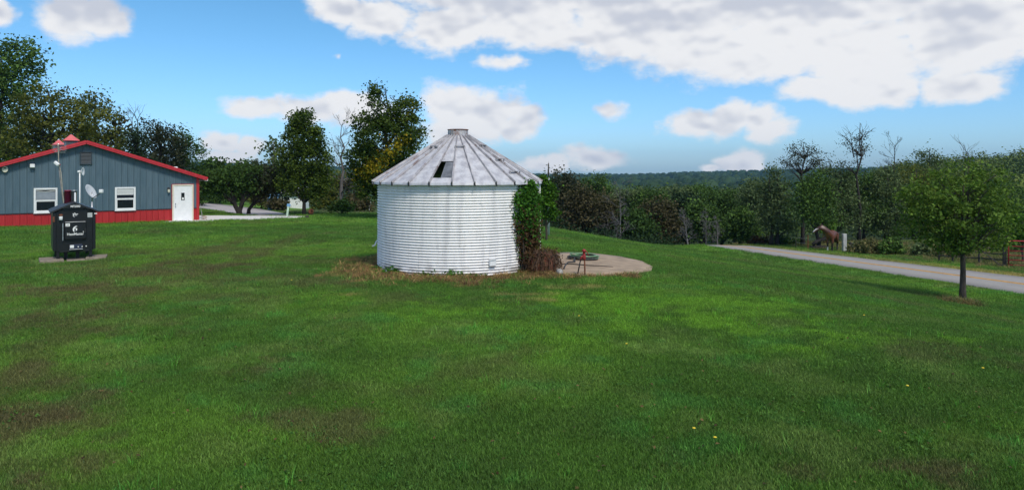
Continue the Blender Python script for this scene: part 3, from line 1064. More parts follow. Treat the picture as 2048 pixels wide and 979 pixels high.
    mb.raw([tuple(p) for p in q] + [tuple(p - Vector((0, 0, .012))) for p in q], [(0, 1, 2, 3), (7, 6, 5, 4), (0, 4, 5, 1), (1, 5, 6, 2), (2, 6, 7, 3), (3, 7, 4, 0)])
    h = mb.build('hatch_flap', mat('hatch_grey', (.17, .18, .20), .5, .2, var=.3, scale=5, dirt=(.30, .29, .30), damt=.58), root)
    h['label'] = 'loose dark grey flap hanging in the roof opening'
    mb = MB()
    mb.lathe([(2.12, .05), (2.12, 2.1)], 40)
    inn = mb.build('shade_drum', M['void'], root, smooth=True)  # black drum added inside the wall, its colour stands in for shade
    # black disc added under the roof opening, stands in for the shade inside
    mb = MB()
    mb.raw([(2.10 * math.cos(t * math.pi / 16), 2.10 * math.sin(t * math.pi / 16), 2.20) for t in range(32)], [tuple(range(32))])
    mb.build('shade_disc', M['void'], root)
    # collar and open cap
    mb = MB(); n = 28
    for z0, z1, r0, r1 in ((ZC - .03, ZC + .17, .285, .272),):
        for k in range(n):
            t0, t1 = 2 * math.pi * k / n, 2 * math.pi * (k + 1) / n
            for r_ in (0, -.012):
                mb.face([((r0 + r_) * math.cos(t0), (r0 + r_) * math.sin(t0), z0), ((r0 + r_) * math.cos(t1), (r0 + r_) * math.sin(t1), z0),
                         ((r1 + r_) * math.cos(t1), (r1 + r_) * math.sin(t1), z1), ((r1 + r_) * math.cos(t0), (r1 + r_) * math.sin(t0), z1)])
    col = mb.build('roof_collar', mat('collar', (.42, .40, .41), .5, .2, var=.3, scale=8, dirt=(.20, .07, .04), damt=.52, dscale=5), root, smooth=True)
    mb = MB()
    pts = [(.279 * math.cos(2 * math.pi * k / 28), .279 * math.sin(2 * math.pi * k / 28), ZC + .17) for k in range(29)]
    mb.tube(pts, .013, 5)
    mb.build('collar_rim', M['rust'], col)
    mb = MB()
    a = front - .55
    for s in (-.035, .035):
        Mx = Matrix.Translation((math.cos(a + s * 2.2) * .295, math.sin(a + s * 2.2) * .295, ZC + .06)) @ Matrix.Rotation(a, 4, 'Z')
        mb.box((-.01, -.012, -.09), (.014, .012, .10), 0, Mx)
    mb.build('collar_strap', M['bin_rib'], col)
    # lid resting inside the collar
    mb = MB(); mb.lathe([(.268, ZC + .06), (.268, ZC + .075), (.10, ZC + .09), (.001, ZC + .09)], 24); mb.build('cap', M['bin_roof'], root, smooth=True)
    # steps up the roof
    for (px, py, w) in ((868, 296, .26), (920, 296, .26), (966, 294.5, .26), (1000, 322, .34), (1030, 347, .42), (884, 259, .0)):
        if w == 0: continue
        # on the cone: search angle and radius that project to this pixel
        best = None
        for ai in np.linspace(front - 1.5, front + 1.5, 240):
            for r in np.linspace(.4, 2.2, 60):
                x = BIN.x + r * math.cos(ai); y = BIN.y + r * math.sin(ai); z = ZE + (ZC - ZE) * (RE - r) / (RE - RC)
                e = (CX + F * x / y - px) ** 2 + (HY - F * (z - CAMZ) / y - py) ** 2
                if best is None or e < best[0]: best = (e, ai, r, z)
        _, a, r, z = best
        mb = MB()
        d = Vector((math.cos(a), math.sin(a), 0))
        Mx = Matrix.Translation(d * r + Vector((0, 0, z + .05))) @ Matrix.Rotation(a, 4, 'Z')
        mb.bbox((-.045, -w / 2, .0), (.035, w / 2, .022), .005, 0, Mx)
        for s in (-1, 1):
            mb.box((-.012, s * w / 2 - .012, -.07), (.012, s * w / 2 + .012, .0), 0, Mx)
        mb.build('roof_step', M['bin_rib'], root)
    # junction box low on the wall
    a = front
    best = None
    for ai in np.linspace(front - 1.5, front + 1.5, 600):
        x = BIN.x + BR * math.cos(ai); y = BIN.y + BR * math.sin(ai)
        e = abs(CX + F * x / y - 983)
        if best is None or e < best[0]: best = (e, ai, y)
    _, a, y = best
    z = CAMZ - (524 - HY) / F * y
    Mx = Matrix.Translation((math.cos(a) * (BR + .05), math.sin(a) * (BR + .05), z)) @ Matrix.Rotation(a, 4, 'Z')
    mb = MB(); mb.bbox((-.05, -.085, -.09), (.035, .085, .08), .012, 0, Mx); mb.box((.03, -.075, .065), (.055, .075, .078), 0, Mx)
    mb.build('junction_box', M['white_paint'], root)
    # white down post at the right-hand side, small bent spout at the left-hand side
    a = front + 1.50
    mb = MB(); mb.bbox((math.cos(a) * (BR + .06) - .045, math.sin(a) * (BR + .06) - .045, .38), (math.cos(a) * (BR + .06) + .045, math.sin(a) * (BR + .06) + .045, 2.2), .01)
    mb.build('ladder_post', M['white_paint'], root)
    a = front - 1.49
    d = Vector((math.cos(a), math.sin(a), 0))
    mb = MB(); mb.tube([d * 2.13 + Vector((0, 0, .72)), d * 2.19 + Vector((0, 0, .66)), d * 2.23 + Vector((0, 0, .56)), d * 2.30 + Vector((0, 0, .54))], .022, 6)
    mb.build('spout', M['white_paint'], root, smooth=True)
    # base flashing
    return root, front


BIN_ROOT, FRONT = build_bin()

# ------------------------------------------------------------------ leaves
def leaf_quads(C, size, rng, up=.35, fold=.25):
    """rhombic leaves with a fold, one per centre: returns vertices and quads"""
    n = len(C)
    d = rng.normal(size=(n, 3)); d /= np.linalg.norm(d, axis=1, keepdims=True)
    nm = rng.normal(size=(n, 3)); nm[:, 2] += up * 2; nm /= np.linalg.norm(nm, axis=1, keepdims=True)
    s = np.cross(nm, d); ln = np.linalg.norm(s, axis=1, keepdims=True); ln[ln < 1e-6] = 1; s /= ln
    d = np.cross(s, nm)
    L = np.asarray(size).reshape(-1, 1)
    V = np.empty((n, 4, 3))
    V[:, 0] = C - d * L * .5
    V[:, 1] = C + s * L * .36 + nm * L * fold * .5
    V[:, 2] = C + d * L * .5
    V[:, 3] = C - s * L * .36 + nm * L * fold * .5
    return V.reshape(-1, 3), np.arange(n * 4).reshape(n, 4)


def crown_mesh(name, clumps, rad, per, leaf, mt, rng, tint=None, flat=.75, up=.35):
    """clumps: (n,3) centres; per leaves each"""
    clumps = np.asarray(clumps, float)
    n = len(clumps)
    rad = np.broadcast_to(np.asarray(rad, float), (n,))
    off = rng.normal(size=(n, per, 3)) * .5
    off[:, :, 2] *= flat
    C = (clumps[:, None, :] + off * rad[:, None, None]).reshape(-1, 3)
    L = leaf * rng.uniform(.6, 1.35, len(C))
    V, Q = leaf_quads(C, L, rng, up)
    ct = np.repeat(rng.uniform(.0, 1, n) if tint is None else tint, per)
    t = np.clip(.62 * ct + .55 * rng.uniform(0, 1, len(C)) - .08, 0, 1)
    return np_mesh(name, V, Q, mt, np.repeat(t, 4))


def wiggle(p0, p1, n, amt, rng, sag=0.0):
    out = []
    for i in range(n + 1):
        f = i / n
        p = Vector(p0).lerp(Vector(p1), f)
        if 0 < i < n:
            p += Vector(rng.normal(size=3)) * amt
        p.z += sag * math.sin(f * math.pi)
        out.append(p)
    return out


def bare_branches(mb, p, d, L, r, depth, rng, spread=.5, n=5, minr=.004):
    end = p + d * L
    mid = p + d * L * .5 + Vector(rng.normal(size=3)) * L * .05
    mb.tube([p, mid, end], [r, r * .8, r * .6], n, cap=False)
    if depth == 0: return
    k = 3 if depth > 1 else 2
    for i in range(k):
        f = rng.uniform(.45, 1.0) if i else 1.0
        q = p.lerp(end, f)
        nd = (d + Vector(rng.normal(size=3)) * spread).normalized()
        nd.z = nd.z * .8 + .18
        bare_branches(mb, q, nd.normalized(), L * rng.uniform(.55, .78), max(minr, r * .55), depth - 1, rng, spread, 4 if depth > 1 else 3, minr)


def tree(name, label, px, Y, ells, mt, zlimb=0.0, cat='tree', clumps=60, per=26, leaf=.16, trunk=.13, bark='bark', seed=0, crad=.34, group=None,
         density=1.0, stems=None, straight=False, tip_bare=None, alt=None, limbs=26, z0=None, depthk=1.0, tintf=None):
    """a tree whose crown is a set of ellipsoids read off the photo at distance Y: ells = (px, py, half width px, half height px)"""
    rng = np.random.default_rng(1000 + seed)
    X = (px - CX) / F * Y
    g = gz(X, Y) if z0 is None else z0
    root = empty(name, (X, Y, g), 0, label, cat, group)
    k = Y / F
    E = []
    for (ex, ey, rx, ry) in ells:
        E.append((((ex - CX) * k) - X, rng.uniform(-.3, .3) * rx * k * depthk, CAMZ + (HY - ey) * k - g, rx * k, rx * k * .85 * depthk, ry * k))
    area = np.array([e[3] * e[5] for e in E]); area = area / area.sum()
    P = []
    for e, a in zip(E, area):
        m = max(3, int(clumps * a * density))
        v = rng.normal(size=(m, 3)); v /= np.linalg.norm(v, axis=1, keepdims=True)
        rr = rng.uniform(.30, 1.0, (m, 1)) ** .5
        P.append(np.array(e[:3]) + v * rr * np.array(e[3:]))
    P = np.concatenate(P)
    P = P[P[:, 2] > .25] if len(P[P[:, 2] > .25]) else P
    top = max(e[2] + e[5] * .75 for e in E)
    cx = sum(e[0] * a for e, a in zip(E, area)); cy = sum(e[1] * a for e, a in zip(E, area))
    mb = MB()
    if stems is None: stems = [(0, 0, cx, cy, top)]
    axes = []
    for (bx, by, tx, ty, tz) in stems:
        pts = wiggle((bx, by, -.15), (tx, ty, tz), 7, trunk * (.12 if straight else .5), rng)
        pts[1].x = bx * .8 + pts[1].x * .2; pts[1].y = by * .8 + pts[1].y * .2
        rads = [trunk * (1.25 if i == 0 else 1.0 - .85 * i / 7) for i in range(8)]
        mb.tube(pts, rads, 8)
        axes.append((pts, rads))
    idx = rng.permutation(len(P))[:limbs]
    for i in idx:
        c = Vector(P[i])
        pts, rads = min(axes, key=lambda ax: min((Vector((q.x, q.y, 0)) - Vector((c.x, c.y, 0))).length for q in ax[0][2:]))
        zt = max(.25 * c.z, c.z - abs(Vector((c.x - cx, c.y - cy)).length) * rng.uniform(.5, 1.1) - .1)
        zt = max(zt, zlimb)
        j = min(range(1, 7), key=lambda q: abs(pts[q].z - zt))
        f = 0.5
        s = pts[j]
        ln = (c - s).length
        mb.tube(wiggle(s, c, 3, ln * .05, rng, ln * .06), [min(rads[j] * .55, .02 + ln * .022), rads[j] * .38, .018, .008], 4, cap=False)
    mb.build('trunk', M[bark], root, smooth=True)
    if tip_bare:
        mb2 = MB()
        for (tx, ty, L, r) in tip_bare:
            p = Vector(((tx - CX) * k - X, 0, CAMZ + (HY - ty) * k - g))
            bare_branches(mb2, p, Vector((rng.uniform(-.15, .15), 0, 1)).normalized(), L, r, 3, rng, .42)
        mb2.build('bare_branches', M[bark], root)
    tint = rng.uniform(0, 1, len(P)) * .8
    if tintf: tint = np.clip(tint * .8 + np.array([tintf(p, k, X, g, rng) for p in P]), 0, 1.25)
    cr = link('crown', crown_mesh('crown', P, crad * rng.uniform(.7, 1.35, len(P)), per, leaf, M[mt], rng, tint), root)
    return root


# ---- trees at the left, behind the building
tree('tall_tree', 'tall dark broadleaf tree at the far left behind the building roof', 12, 60,
     [(20, 120, 62, 42), (-20, 190, 70, 80), (40, 165, 48, 42), (10, 275, 60, 60), (62, 115, 32, 24), (-15, 320, 60, 60)], 'leaf_mid', clumps=230, per=52, leaf=.27, trunk=.34, seed=1, crad=1.0, bark='bark_dark', limbs=50)
tree('olive_tree', 'olive green broadleaf tree right beside the tall dark tree behind the roof', 112, 57,
     [(95, 215, 58, 45), (105, 275, 72, 60), (140, 240, 45, 40), (60, 280, 50, 60)], 'leaf_olive', clumps=170, per=56, leaf=.23, trunk=.28, seed=2, crad=.85, bark='bark_dark', limbs=36)
tree('olive_tree', 'brownish olive tree with ragged top above the building ridge', 192, 62,
     [(185, 212, 30, 30), (200, 250, 45, 40), (190, 295, 60, 45)], 'leaf_olive', clumps=120, per=48, leaf=.23, trunk=.24, seed=3, crad=.8, bark='bark_dark', limbs=40)
tree('twiggy_tree', 'thin half bare tree between the olive trees and the dark conifer', 240, 64,
     [(238, 265, 26, 30), (228, 305, 34, 30)], 'leaf_brown', clumps=40, per=16, leaf=.3, trunk=.16, seed=4, crad=.7, bark='bark_grey', tip_bare=[(236, 275, 1.4, .05), (262, 265, 1.3, .05)], limbs=30)
tree('dark_conifer', 'narrow dark evergreen conifer peeking above the right roof slope', 272, 52,
     [(270, 270, 10, 18), (272, 295, 20, 20), (272, 325, 30, 25), (275, 360, 36, 30)], 'leaf_conifer', clumps=150, per=50, leaf=.16, trunk=.16, seed=5, crad=.5, bark='bark_dark')
tree('open_tree', 'dark open crowned tree right of the conifer with sky showing through', 322, 66,
     [(305, 270, 34, 26), (335, 285, 36, 30), (322, 325, 46, 36)], 'leaf_plum', clumps=100, per=44, leaf=.22, trunk=.22, seed=6, crad=.8, bark='bark_dark', limbs=50, tip_bare=[(275, 270, 1.5, .05)])
tree('open_tree', 'dark ragged tree nearest the building eave at right', 366, 68,
     [(360, 278, 24, 20), (378, 300, 28, 24), (345, 310, 30, 30), (370, 340, 36, 26)], 'leaf_dark', clumps=90, per=44, leaf=.22, trunk=.2, seed=7, crad=.75, bark='bark_dark', limbs=50)
# ---- between building and bin
tree('ornamental_tree', 'dark green spreading tree with a forked trunk near the building corner', 478, 45,
     [(450, 360, 46, 30), (485, 345, 42, 20), (432, 368, 36, 24), (478, 372, 38, 18)], 'leaf_dark', clumps=130, per=52, leaf=.15, trunk=.17, seed=8, crad=.5, bark='bark_dark',
     stems=[(0, 0, -.75, 0, 2.6), (.05, 0, .1, .1, 2.9)])
tree('ornamental_tree', 'dark purplish spreading tree with a leaning trunk beside the forked one', 497, 46.5,
     [(525, 355, 46, 28), (548, 378, 30, 18), (515, 375, 30, 16), (560, 360, 24, 22)], 'leaf_plum', clumps=120, per=52, leaf=.15, trunk=.14, seed=9, crad=.5, bark='bark',
     stems=[(0, 0, 1.1, 0, 2.7)])
tree('tidy_tree', 'neat egg shaped green tree on a straight trunk beside the white shed', 608, 44,
     [(607, 245, 24, 26), (606, 282, 42, 34), (606, 325, 56, 42), (607, 368, 58, 28)], 'leaf_tidy', clumps=330, per=52, leaf=.155, trunk=.12, seed=10, crad=.44, bark='bark_dark', limbs=40)
tree('grey_tree', 'pale grey green thin tree behind the neat egg shaped tree', 552, 66,
     [(548, 298, 22, 22), (560, 330, 34, 26), (520, 335, 26, 16)], 'leaf_grey', clumps=60, per=18, leaf=.3, trunk=.16, seed=11, crad=.7, bark='bark_grey', limbs=50)
tree('far_tree', 'low dark tree on the skyline between building and egg shaped tree', 420, 72,
     [(440, 340, 34, 18), (410, 350, 40, 24), (480, 345, 26, 20)], 'leaf_dark', clumps=70, per=26, leaf=.4, trunk=.2, seed=12, crad=.8, bark='bark_dark')
def bare_tree(label, px, Y, topy, trunk, seed, bark='bark_grey', spread=.32, name='bare_tree', depth=4, lean=0.0, leaves=None, basey=None):
    rng = np.random.default_rng(4000 + seed)
    X = (px - CX) / F * Y; g = gz(X, Y)
    H = CAMZ + (HY - topy) / F * Y - g
    root = empty(name, (X, Y, g), 0, label, 'tree')
    mb = MB()
    top = Vector((lean * H, 0, H * .97))
    pts = wiggle((0, 0, -.2), top, 8, trunk * .45, rng)
    mb.tube(pts, [trunk * (1.1 - .95 * i / 8) for i in range(9)], 7)
    mb.build('trunk', M[bark], root, smooth=True)
    mb = MB()
    for j in range(2, 9):
        for q in range(3 if j > 2 else 2):
            a = rng.uniform(0, 6.28)
            d = Vector((math.cos(a), math.sin(a), rng.uniform(.3, 1.3))).normalized()
            bare_branches(mb, pts[j], d, H * rng.uniform(.08, .15) * (1.3 - j * .07), trunk * .35 * (1.15 - j * .1), depth - 1, rng, spread, 4, .007)
    mb.build('branches', M[bark], root)
    return root
bare_tree('leafless grey tree between the egg shaped tree and the yellowing maple', 683, 52, 246, .15, 1)
tree('brush_tree', 'low olive brown tree under the leafless grey tree', 662, 58, [(660, 375, 34, 34), (650, 400, 30, 20)], 'leaf_olive', clumps=60, per=24, leaf=.26, trunk=.1, seed=13, crad=.55)
tree('brush_tree', 'thin yellow brown brushwood tree left of the maple', 708, 55, [(706, 385, 26, 34), (716, 405, 26, 22), (690, 365, 20, 24)], 'leaf_brown', clumps=55, per=20, leaf=.24, trunk=.09, seed=14, crad=.5, bark='bark_grey')
YEL = [(735, 338), (752, 332), (770, 310), (790, 300), (800, 284), (725, 346), (745, 347)]
def maple_tint(p, k, X, g, rng):
    px, py = (p[0] + X) / k + CX, HY - (p[2] + g - CAMZ) / k
    t = -.12 + .30 * sst((px - 745) / 70.)
    for (a, b) in YEL:
        if math.hypot(px - a, (py - b) * 1.3) < 19 and rng.random() < .85: t = 1.4
    return float(t)
tree('maple_tree', 'tall dark green maple with yellowing leaves directly behind the bin', 775, 40,
     [(752, 197, 15, 26), (770, 232, 26, 28), (805, 218, 32, 26), (735, 245, 26, 22), (815, 265, 34, 40), (770, 285, 62, 46), (730, 320, 36, 44), (775, 345, 70, 46), (745, 380, 34, 18)], 'leaf_maple',
     clumps=430, per=50, leaf=.15, trunk=.2, seed=15, crad=.42, bark='bark_dark', limbs=60, tintf=maple_tint)
tree('dark_bush', 'round dark green bush at the lawn edge left of the bin', 683, 45, [(682, 416, 23, 15), (692, 408, 15, 13), (670, 420, 16, 11)], 'leaf_dark', cat='bush', clumps=60, per=30, leaf=.14, trunk=.04, seed=16, crad=.25)
for i, (px, Y, ex, ey, rx, ry, lab, mt) in enumerate([
        (425, 62, 425, 392, 30, 14, 'dark green shrub along the lane next to the building corner', 'leaf_dark'),
        (462, 63, 465, 392, 32, 16, 'deep green shrub along the lane behind the forked tree', 'leaf_mid'),
        (520, 60, 525, 400, 26, 13, 'olive shrub beside the lane behind the leaning trunk', 'leaf_olive'),
        (556, 57, 553, 407, 20, 12, 'tall brownish weedy shrub in front of the white shed', 'leaf_brown'),
        (640, 62, 640, 400, 22, 20, 'green shrub right of the egg shaped tree trunk', 'leaf_mid'),
        (725, 50, 722, 412, 22, 16, 'straggly brown shrub below the maple', 'leaf_brown')]):
    tree('shrub', lab, px, Y, [(ex, ey, rx, ry), (ex + rx * .4, ey + 4, rx * .7, ry * .7)], mt, cat='shrub', clumps=46, per=24, leaf=.22, trunk=.05, seed=30 + i, crad=.45, limbs=12)
# ---- just right of the bin
tree('bright_bush', 'bright green leafy bush standing close behind the right side of the bin', 1093, 27,
     [(1090, 385, 20, 26), (1093, 415, 22, 30), (1085, 372, 14, 20)], 'leaf_bright', cat='bush', clumps=110, per=34, leaf=.10, trunk=.05, seed=17, crad=.2)
# ---- tree line beyond the crest
VT = [
    ('valley_tree', 'tallest brown grey tree of the dark wood, beside the utility pole', 1130, 60, [(1122, 358, 24, 16), (1132, 385, 40, 28), (1130, 420, 42, 36)], 'leaf_plum', .22),
    ('valley_tree', 'reddish brown thin leaved tree left in the dark wood', 1170, 56, [(1168, 400, 36, 26), (1165, 430, 42, 34)], 'leaf_brown', .16),
    ('valley_tree', 'dark green round topped tree rising above the brown ones', 1192, 74, [(1192, 367, 30, 20), (1200, 395, 42, 26)], 'leaf_mid', .22),
    ('valley_tree', 'bushy brown olive tree low in the wood left of the pale dead tree', 1213, 54, [(1205, 425, 34, 28), (1222, 445, 36, 28)], 'leaf_brown', .12),
    ('valley_tree', 'light green tree standing behind the pale dead tree', 1255, 68, [(1250, 388, 34, 22), (1262, 408, 38, 28)], 'leaf_grey', .2),
    ('valley_tree', 'small very dark tree at the foot of the pale dead tree', 1266, 53, [(1262, 445, 30, 24), (1278, 458, 26, 18)], 'leaf_dark', .12),
    ('valley_tree', 'full green tree in the middle of the wood behind the brown round bush', 1305, 66, [(1300, 392, 36, 24), (1312, 425, 40, 34)], 'leaf_mid', .2),
    ('valley_tree', 'round brown olive tree at the lawn edge in mid wood', 1318, 55, [(1312, 430, 32, 30), (1326, 455, 30, 26)], 'leaf_brown', .14),
    ('valley_tree', 'broad deep green tree behind the round brown olive tree', 1350, 76, [(1345, 378, 36, 18), (1350, 412, 44, 34)], 'leaf_grey', .2),
    ('valley_tree', 'darkest shadowy tree behind the grey leaning snag', 1372, 60, [(1368, 420, 34, 34), (1370, 450, 40, 30)], 'leaf_conifer', .18),
    ('valley_tree', 'wide green crowned tree above the grey brush', 1402, 78, [(1398, 377, 34, 18), (1408, 405, 42, 34)], 'leaf_mid', .2),
    ('valley_tree', 'small bushy green tree among dark trunks near the road end', 1408, 56, [(1402, 430, 22, 24), (1412, 452, 26, 24)], 'leaf_mid', .1),
    ('valley_tree', 'dark green tree just left of the light willowy trees', 1442, 66, [(1440, 405, 36, 28), (1448, 440, 38, 34)], 'leaf_dark', .18),
    ('valley_tree', 'blue green tree with a domed crown behind the road end', 1470, 84, [(1466, 390, 38, 18), (1475, 420, 42, 34)], 'leaf_grey', .2),
    ('valley_tree', 'low dark bushy tree where the road disappears', 1480, 58, [(1478, 445, 28, 26), (1490, 462, 28, 18)], 'leaf_mid', .12),
]
VT = [(nm, lab, px, Y, [(ex, ey + (13 if px > 1240 and ey < 400 else 5 if px > 1140 and ey < 400 else 0), rx, ry) for ex, ey, rx, ry in ells], mt, tr) for nm, lab, px, Y, ells, mt, tr in VT]
for i, (nm, lab, px, Y, ells, mt, tr) in enumerate(VT):
    tree(nm, lab, px, Y, ells, mt, clumps=120, per=58, leaf=.20, trunk=tr, seed=50 + i, crad=.75, bark='bark_dark', limbs=24, depthk=.9)
RT = [
    ('willowy_tree', 'soft grey green willowy tree left of the twin trunks', 1512, 62, [(1512, 385, 30, 28), (1515, 430, 38, 40)], 'leaf_grey', .14, 120, 26, [], 'bark_dark'),
    ('willowy_tree', 'grey green tree with two dark trunks beside the road', 1552, 52, [(1545, 338, 14, 7), (1550, 385, 34, 34), (1556, 430, 38, 34)], 'leaf_grey', .15, 120, 24, [(-.35, 0, -.5, 0, 5.2), (.1, 0, .2, 0, 5.6)], 'bark_dark'),
    ('locust_tree', 'airy umbrella crowned tree with thin dark limbs against the sky', 1608, 52, [(1607, 300, 28, 18), (1580, 318, 24, 12), (1632, 318, 26, 12), (1606, 325, 40, 10), (1648, 330, 18, 8)], 'leaf_plum', .16, 62, 16, [(-.1, 0, -.05, 0, 7.6)], 'bark_dark'),
    ('locust_tree', 'leaning trunked tree left of the horse under the airy crown', 1630, 49, [(1615, 400, 34, 40), (1640, 380, 30, 36), (1645, 430, 26, 26)], 'leaf_mid', .15, 120, 26, [(.3, 0, -.6, 0, 4.8)], 'bark_dark'),
    ('locust_tree', 'full green tree directly behind the horse', 1672, 57, [(1672, 370, 36, 36), (1680, 420, 42, 40)], 'leaf_grey', .17, 140, 28, None, 'bark_dark'),
    ('locust_tree', 'tall half bare tree whose twisting top stands highest over the wood', 1718, 56, [(1715, 285, 26, 24), (1700, 328, 26, 10)], 'leaf_plum', .15, 34, 14, [(0, 0, .1, 0, 9.6)], 'bark_dark'),
    ('locust_tree', 'green lower tree at the foot of the half bare one', 1728, 58.5, [(1722, 362, 36, 22), (1728, 412, 44, 40)], 'leaf_mid', .15, 120, 26, None, 'bark_dark'),
    ('locust_tree', 'broad green tree between the half bare tree and the young oak', 1772, 58, [(1768, 375, 42, 38), (1772, 430, 48, 36)], 'leaf_grey', .18, 140, 28, None, 'bark_dark'),
    ('locust_tree', 'wide olive green tree behind the left side of the young oak', 1828, 61, [(1825, 365, 44, 36), (1830, 420, 52, 40)], 'leaf_olive', .18, 140, 28, None, 'bark_dark'),
    ('locust_tree', 'thin topped tree poking over the oak crown at left', 1853, 72, [(1850, 312, 18, 16), (1872, 322, 18, 10), (1860, 350, 44, 26)], 'leaf_grey', .16, 90, 18, None, 'bark_dark'),
    ('locust_tree', 'yellow green tree behind the oak crown', 1930, 76, [(1925, 372, 50, 36), (1940, 420, 56, 44)], 'leaf_hill', .2, 120, 26, None, 'bark_dark'),
    ('locust_tree', 'green tree right behind the red gate', 2002, 68, [(1998, 400, 42, 40), (2010, 445, 50, 30)], 'leaf_mid', .2, 130, 26, None, 'bark_dark'),
    ('locust_tree', 'dark green tree cut by the right edge of the view', 2062, 62, [(2062, 420, 50, 46), (2060, 465, 50, 26)], 'leaf_mid', .2, 130, 26, None, 'bark_dark'),
]
for i, (nm, lab, px, Y, ells, mt, tr, cl, per, stems, bark) in enumerate(RT):
    tree(nm, lab, px, Y, ells, mt, clumps=cl, per=int(per * 2.1), leaf=.17 if cl > 70 else .11, trunk=tr, seed=80 + i, crad=.7 if cl > 70 else .5, bark=bark, limbs=34 if cl > 70 else 62, stems=stems or None, tip_bare=[(1708, 315, 1.25, .05), (1722, 308, 1.3, .05), (1716, 330, 1.2, .05)] if 'half bare tree whose' in lab else None)
bare_tree('leafless twin topped grey tree between the half bare tree and the oak', 1790, 59, 286, .12, 5, 'bark_dark', .25)
# pale dead trees in front of the wood
for i, (lab, px, Y, ty, tr, sp, ln) in enumerate([
        ('pale dead tree standing bare against the dark wood', 1240, 51, 372, .065, .6, 0),
        ('low pale dead tree with drooping curved branches at the lawn edge', 1232, 47, 445, .045, .85, .05),
        ('leaning silver grey snag with short broken branches', 1378, 51, 425, .075, .7, -.18),
        ('slim upright grey snag in grey brush near the road end', 1412, 52, 426, .04, .8, 0),
        ('small silvery dead tree with a spreading twig crown by the road end', 1436, 51, 437, .045, .9, -.06)]):
    bare_tree(lab, px, Y, ty, tr, 20 + i, 'bark_dead', sp, name='dead_tree', lean=ln)
# undergrowth along the foot of the wood
def undergrowth():
    rng = np.random.default_rng(5)
    C, T = [], []
    for i in range(420):
        x = rng.uniform(1.6, 20); y = 40.5 + .80 * (x - 1.7) + rng.uniform(0, 8) 
        dx, dy = x - RP.x, y - RP.y
        if dx * RN.x + dy * RN.y < 1.0: continue
        C.append((x, y, gz(x, y) + rng.uniform(.0, .6))); T.append(rng.uniform(0, .7))
    me = crown_mesh('undergrowth', C, .9, 36, .15, M['leaf_conifer'], rng, np.array(T))
    tag(link('undergrowth', me), 'dark tangled undergrowth along the foot of the wood', kind='stuff')
undergrowth()

# ---- the young oak by the road
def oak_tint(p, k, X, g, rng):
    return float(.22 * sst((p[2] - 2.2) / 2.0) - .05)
tree('young_oak', 'young oak with a slim grey trunk standing on the lawn beside the road', 1925, 23.5,
     [(1925, 350, 66, 24), (1900, 385, 98, 34), (1965, 400, 82, 36), (1845, 405, 58, 36), (1920, 430, 104, 36), (1992, 442, 54, 34), (1862, 458, 66, 30), (1940, 470, 78, 26), (1895, 490, 52, 18), (1815, 402, 28, 22), (1985, 482, 34, 16)], 'leaf_oak', zlimb=1.75,
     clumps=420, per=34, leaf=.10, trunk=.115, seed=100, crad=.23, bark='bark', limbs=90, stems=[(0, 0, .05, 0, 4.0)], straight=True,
     tip_bare=[(1936, 345, .62, .018), (1928, 350, .5, .014)], tintf=oak_tint)

# ------------------------------------------------------------------ far woods (read as one mass)
def far_wood(name, label, mt, r0, r1, a0, a1, n, size, per, leaf, seed, hmul=1.0, accept=None):
    rng = np.random.default_rng(seed)
    a = rng.uniform(a0, a1, n); r = np.sqrt(rng.uniform(r0 * r0, r1 * r1, n))
    x, y = r * np.sin(a), r * np.cos(a)
    z = ground_z(x, y)
    if accept is not None:
        ok = accept(x, y, r, a); x, y, z, r = x[ok], y[ok], z[ok], r[ok]
    s = size * rng.uniform(.65, 1.3, len(x))
    C, R, T = [], [], []
    # each tree: a cap of leaf clumps over a dome
    k = 6
    base = rng.uniform(0, 1, len(x)) * .75 + .25 * fbm(x, y, .02, 3, seed)
    for j in range(k):
        th = rng.uniform(0, 6.28, len(x)); q = rng.uniform(0, 1, len(x)) ** .5
        h = 1 - .55 * q * q
        C.append(np.stack([x + s * .42 * q * np.cos(th), y + s * .42 * q * np.sin(th), z + s * hmul * (h - .30) ], 1))
        R.append(s * .27); T.append(base + rng.uniform(-.12, .12, len(x)))
    C, R, T = np.concatenate(C), np.concatenate(R), np.clip(np.concatenate(T), 0, 1)
    me = crown_mesh(name, C, R, per, leaf, mt, rng, T, up=.8)
    # skirts of foliage down to the ground so no gap shows below the crowns
    return tag(link(name, me), label, kind='stuff')


far_wood('valley_woods', 'unbroken green woods filling the valley beyond the dark tree line', M['leaf_far'], 122, 330, -.62, .70, 1400, 9.0, 26, .72, 31,
         accept=lambda x, y, r, a: ~((a < -.02) & (r < 230)))
far_wood('hillside_woods', 'lighter green woods on the hillside at right', M['leaf_hill'], 130, 420, .50, .80, 800, 9, 24, .75, 33)


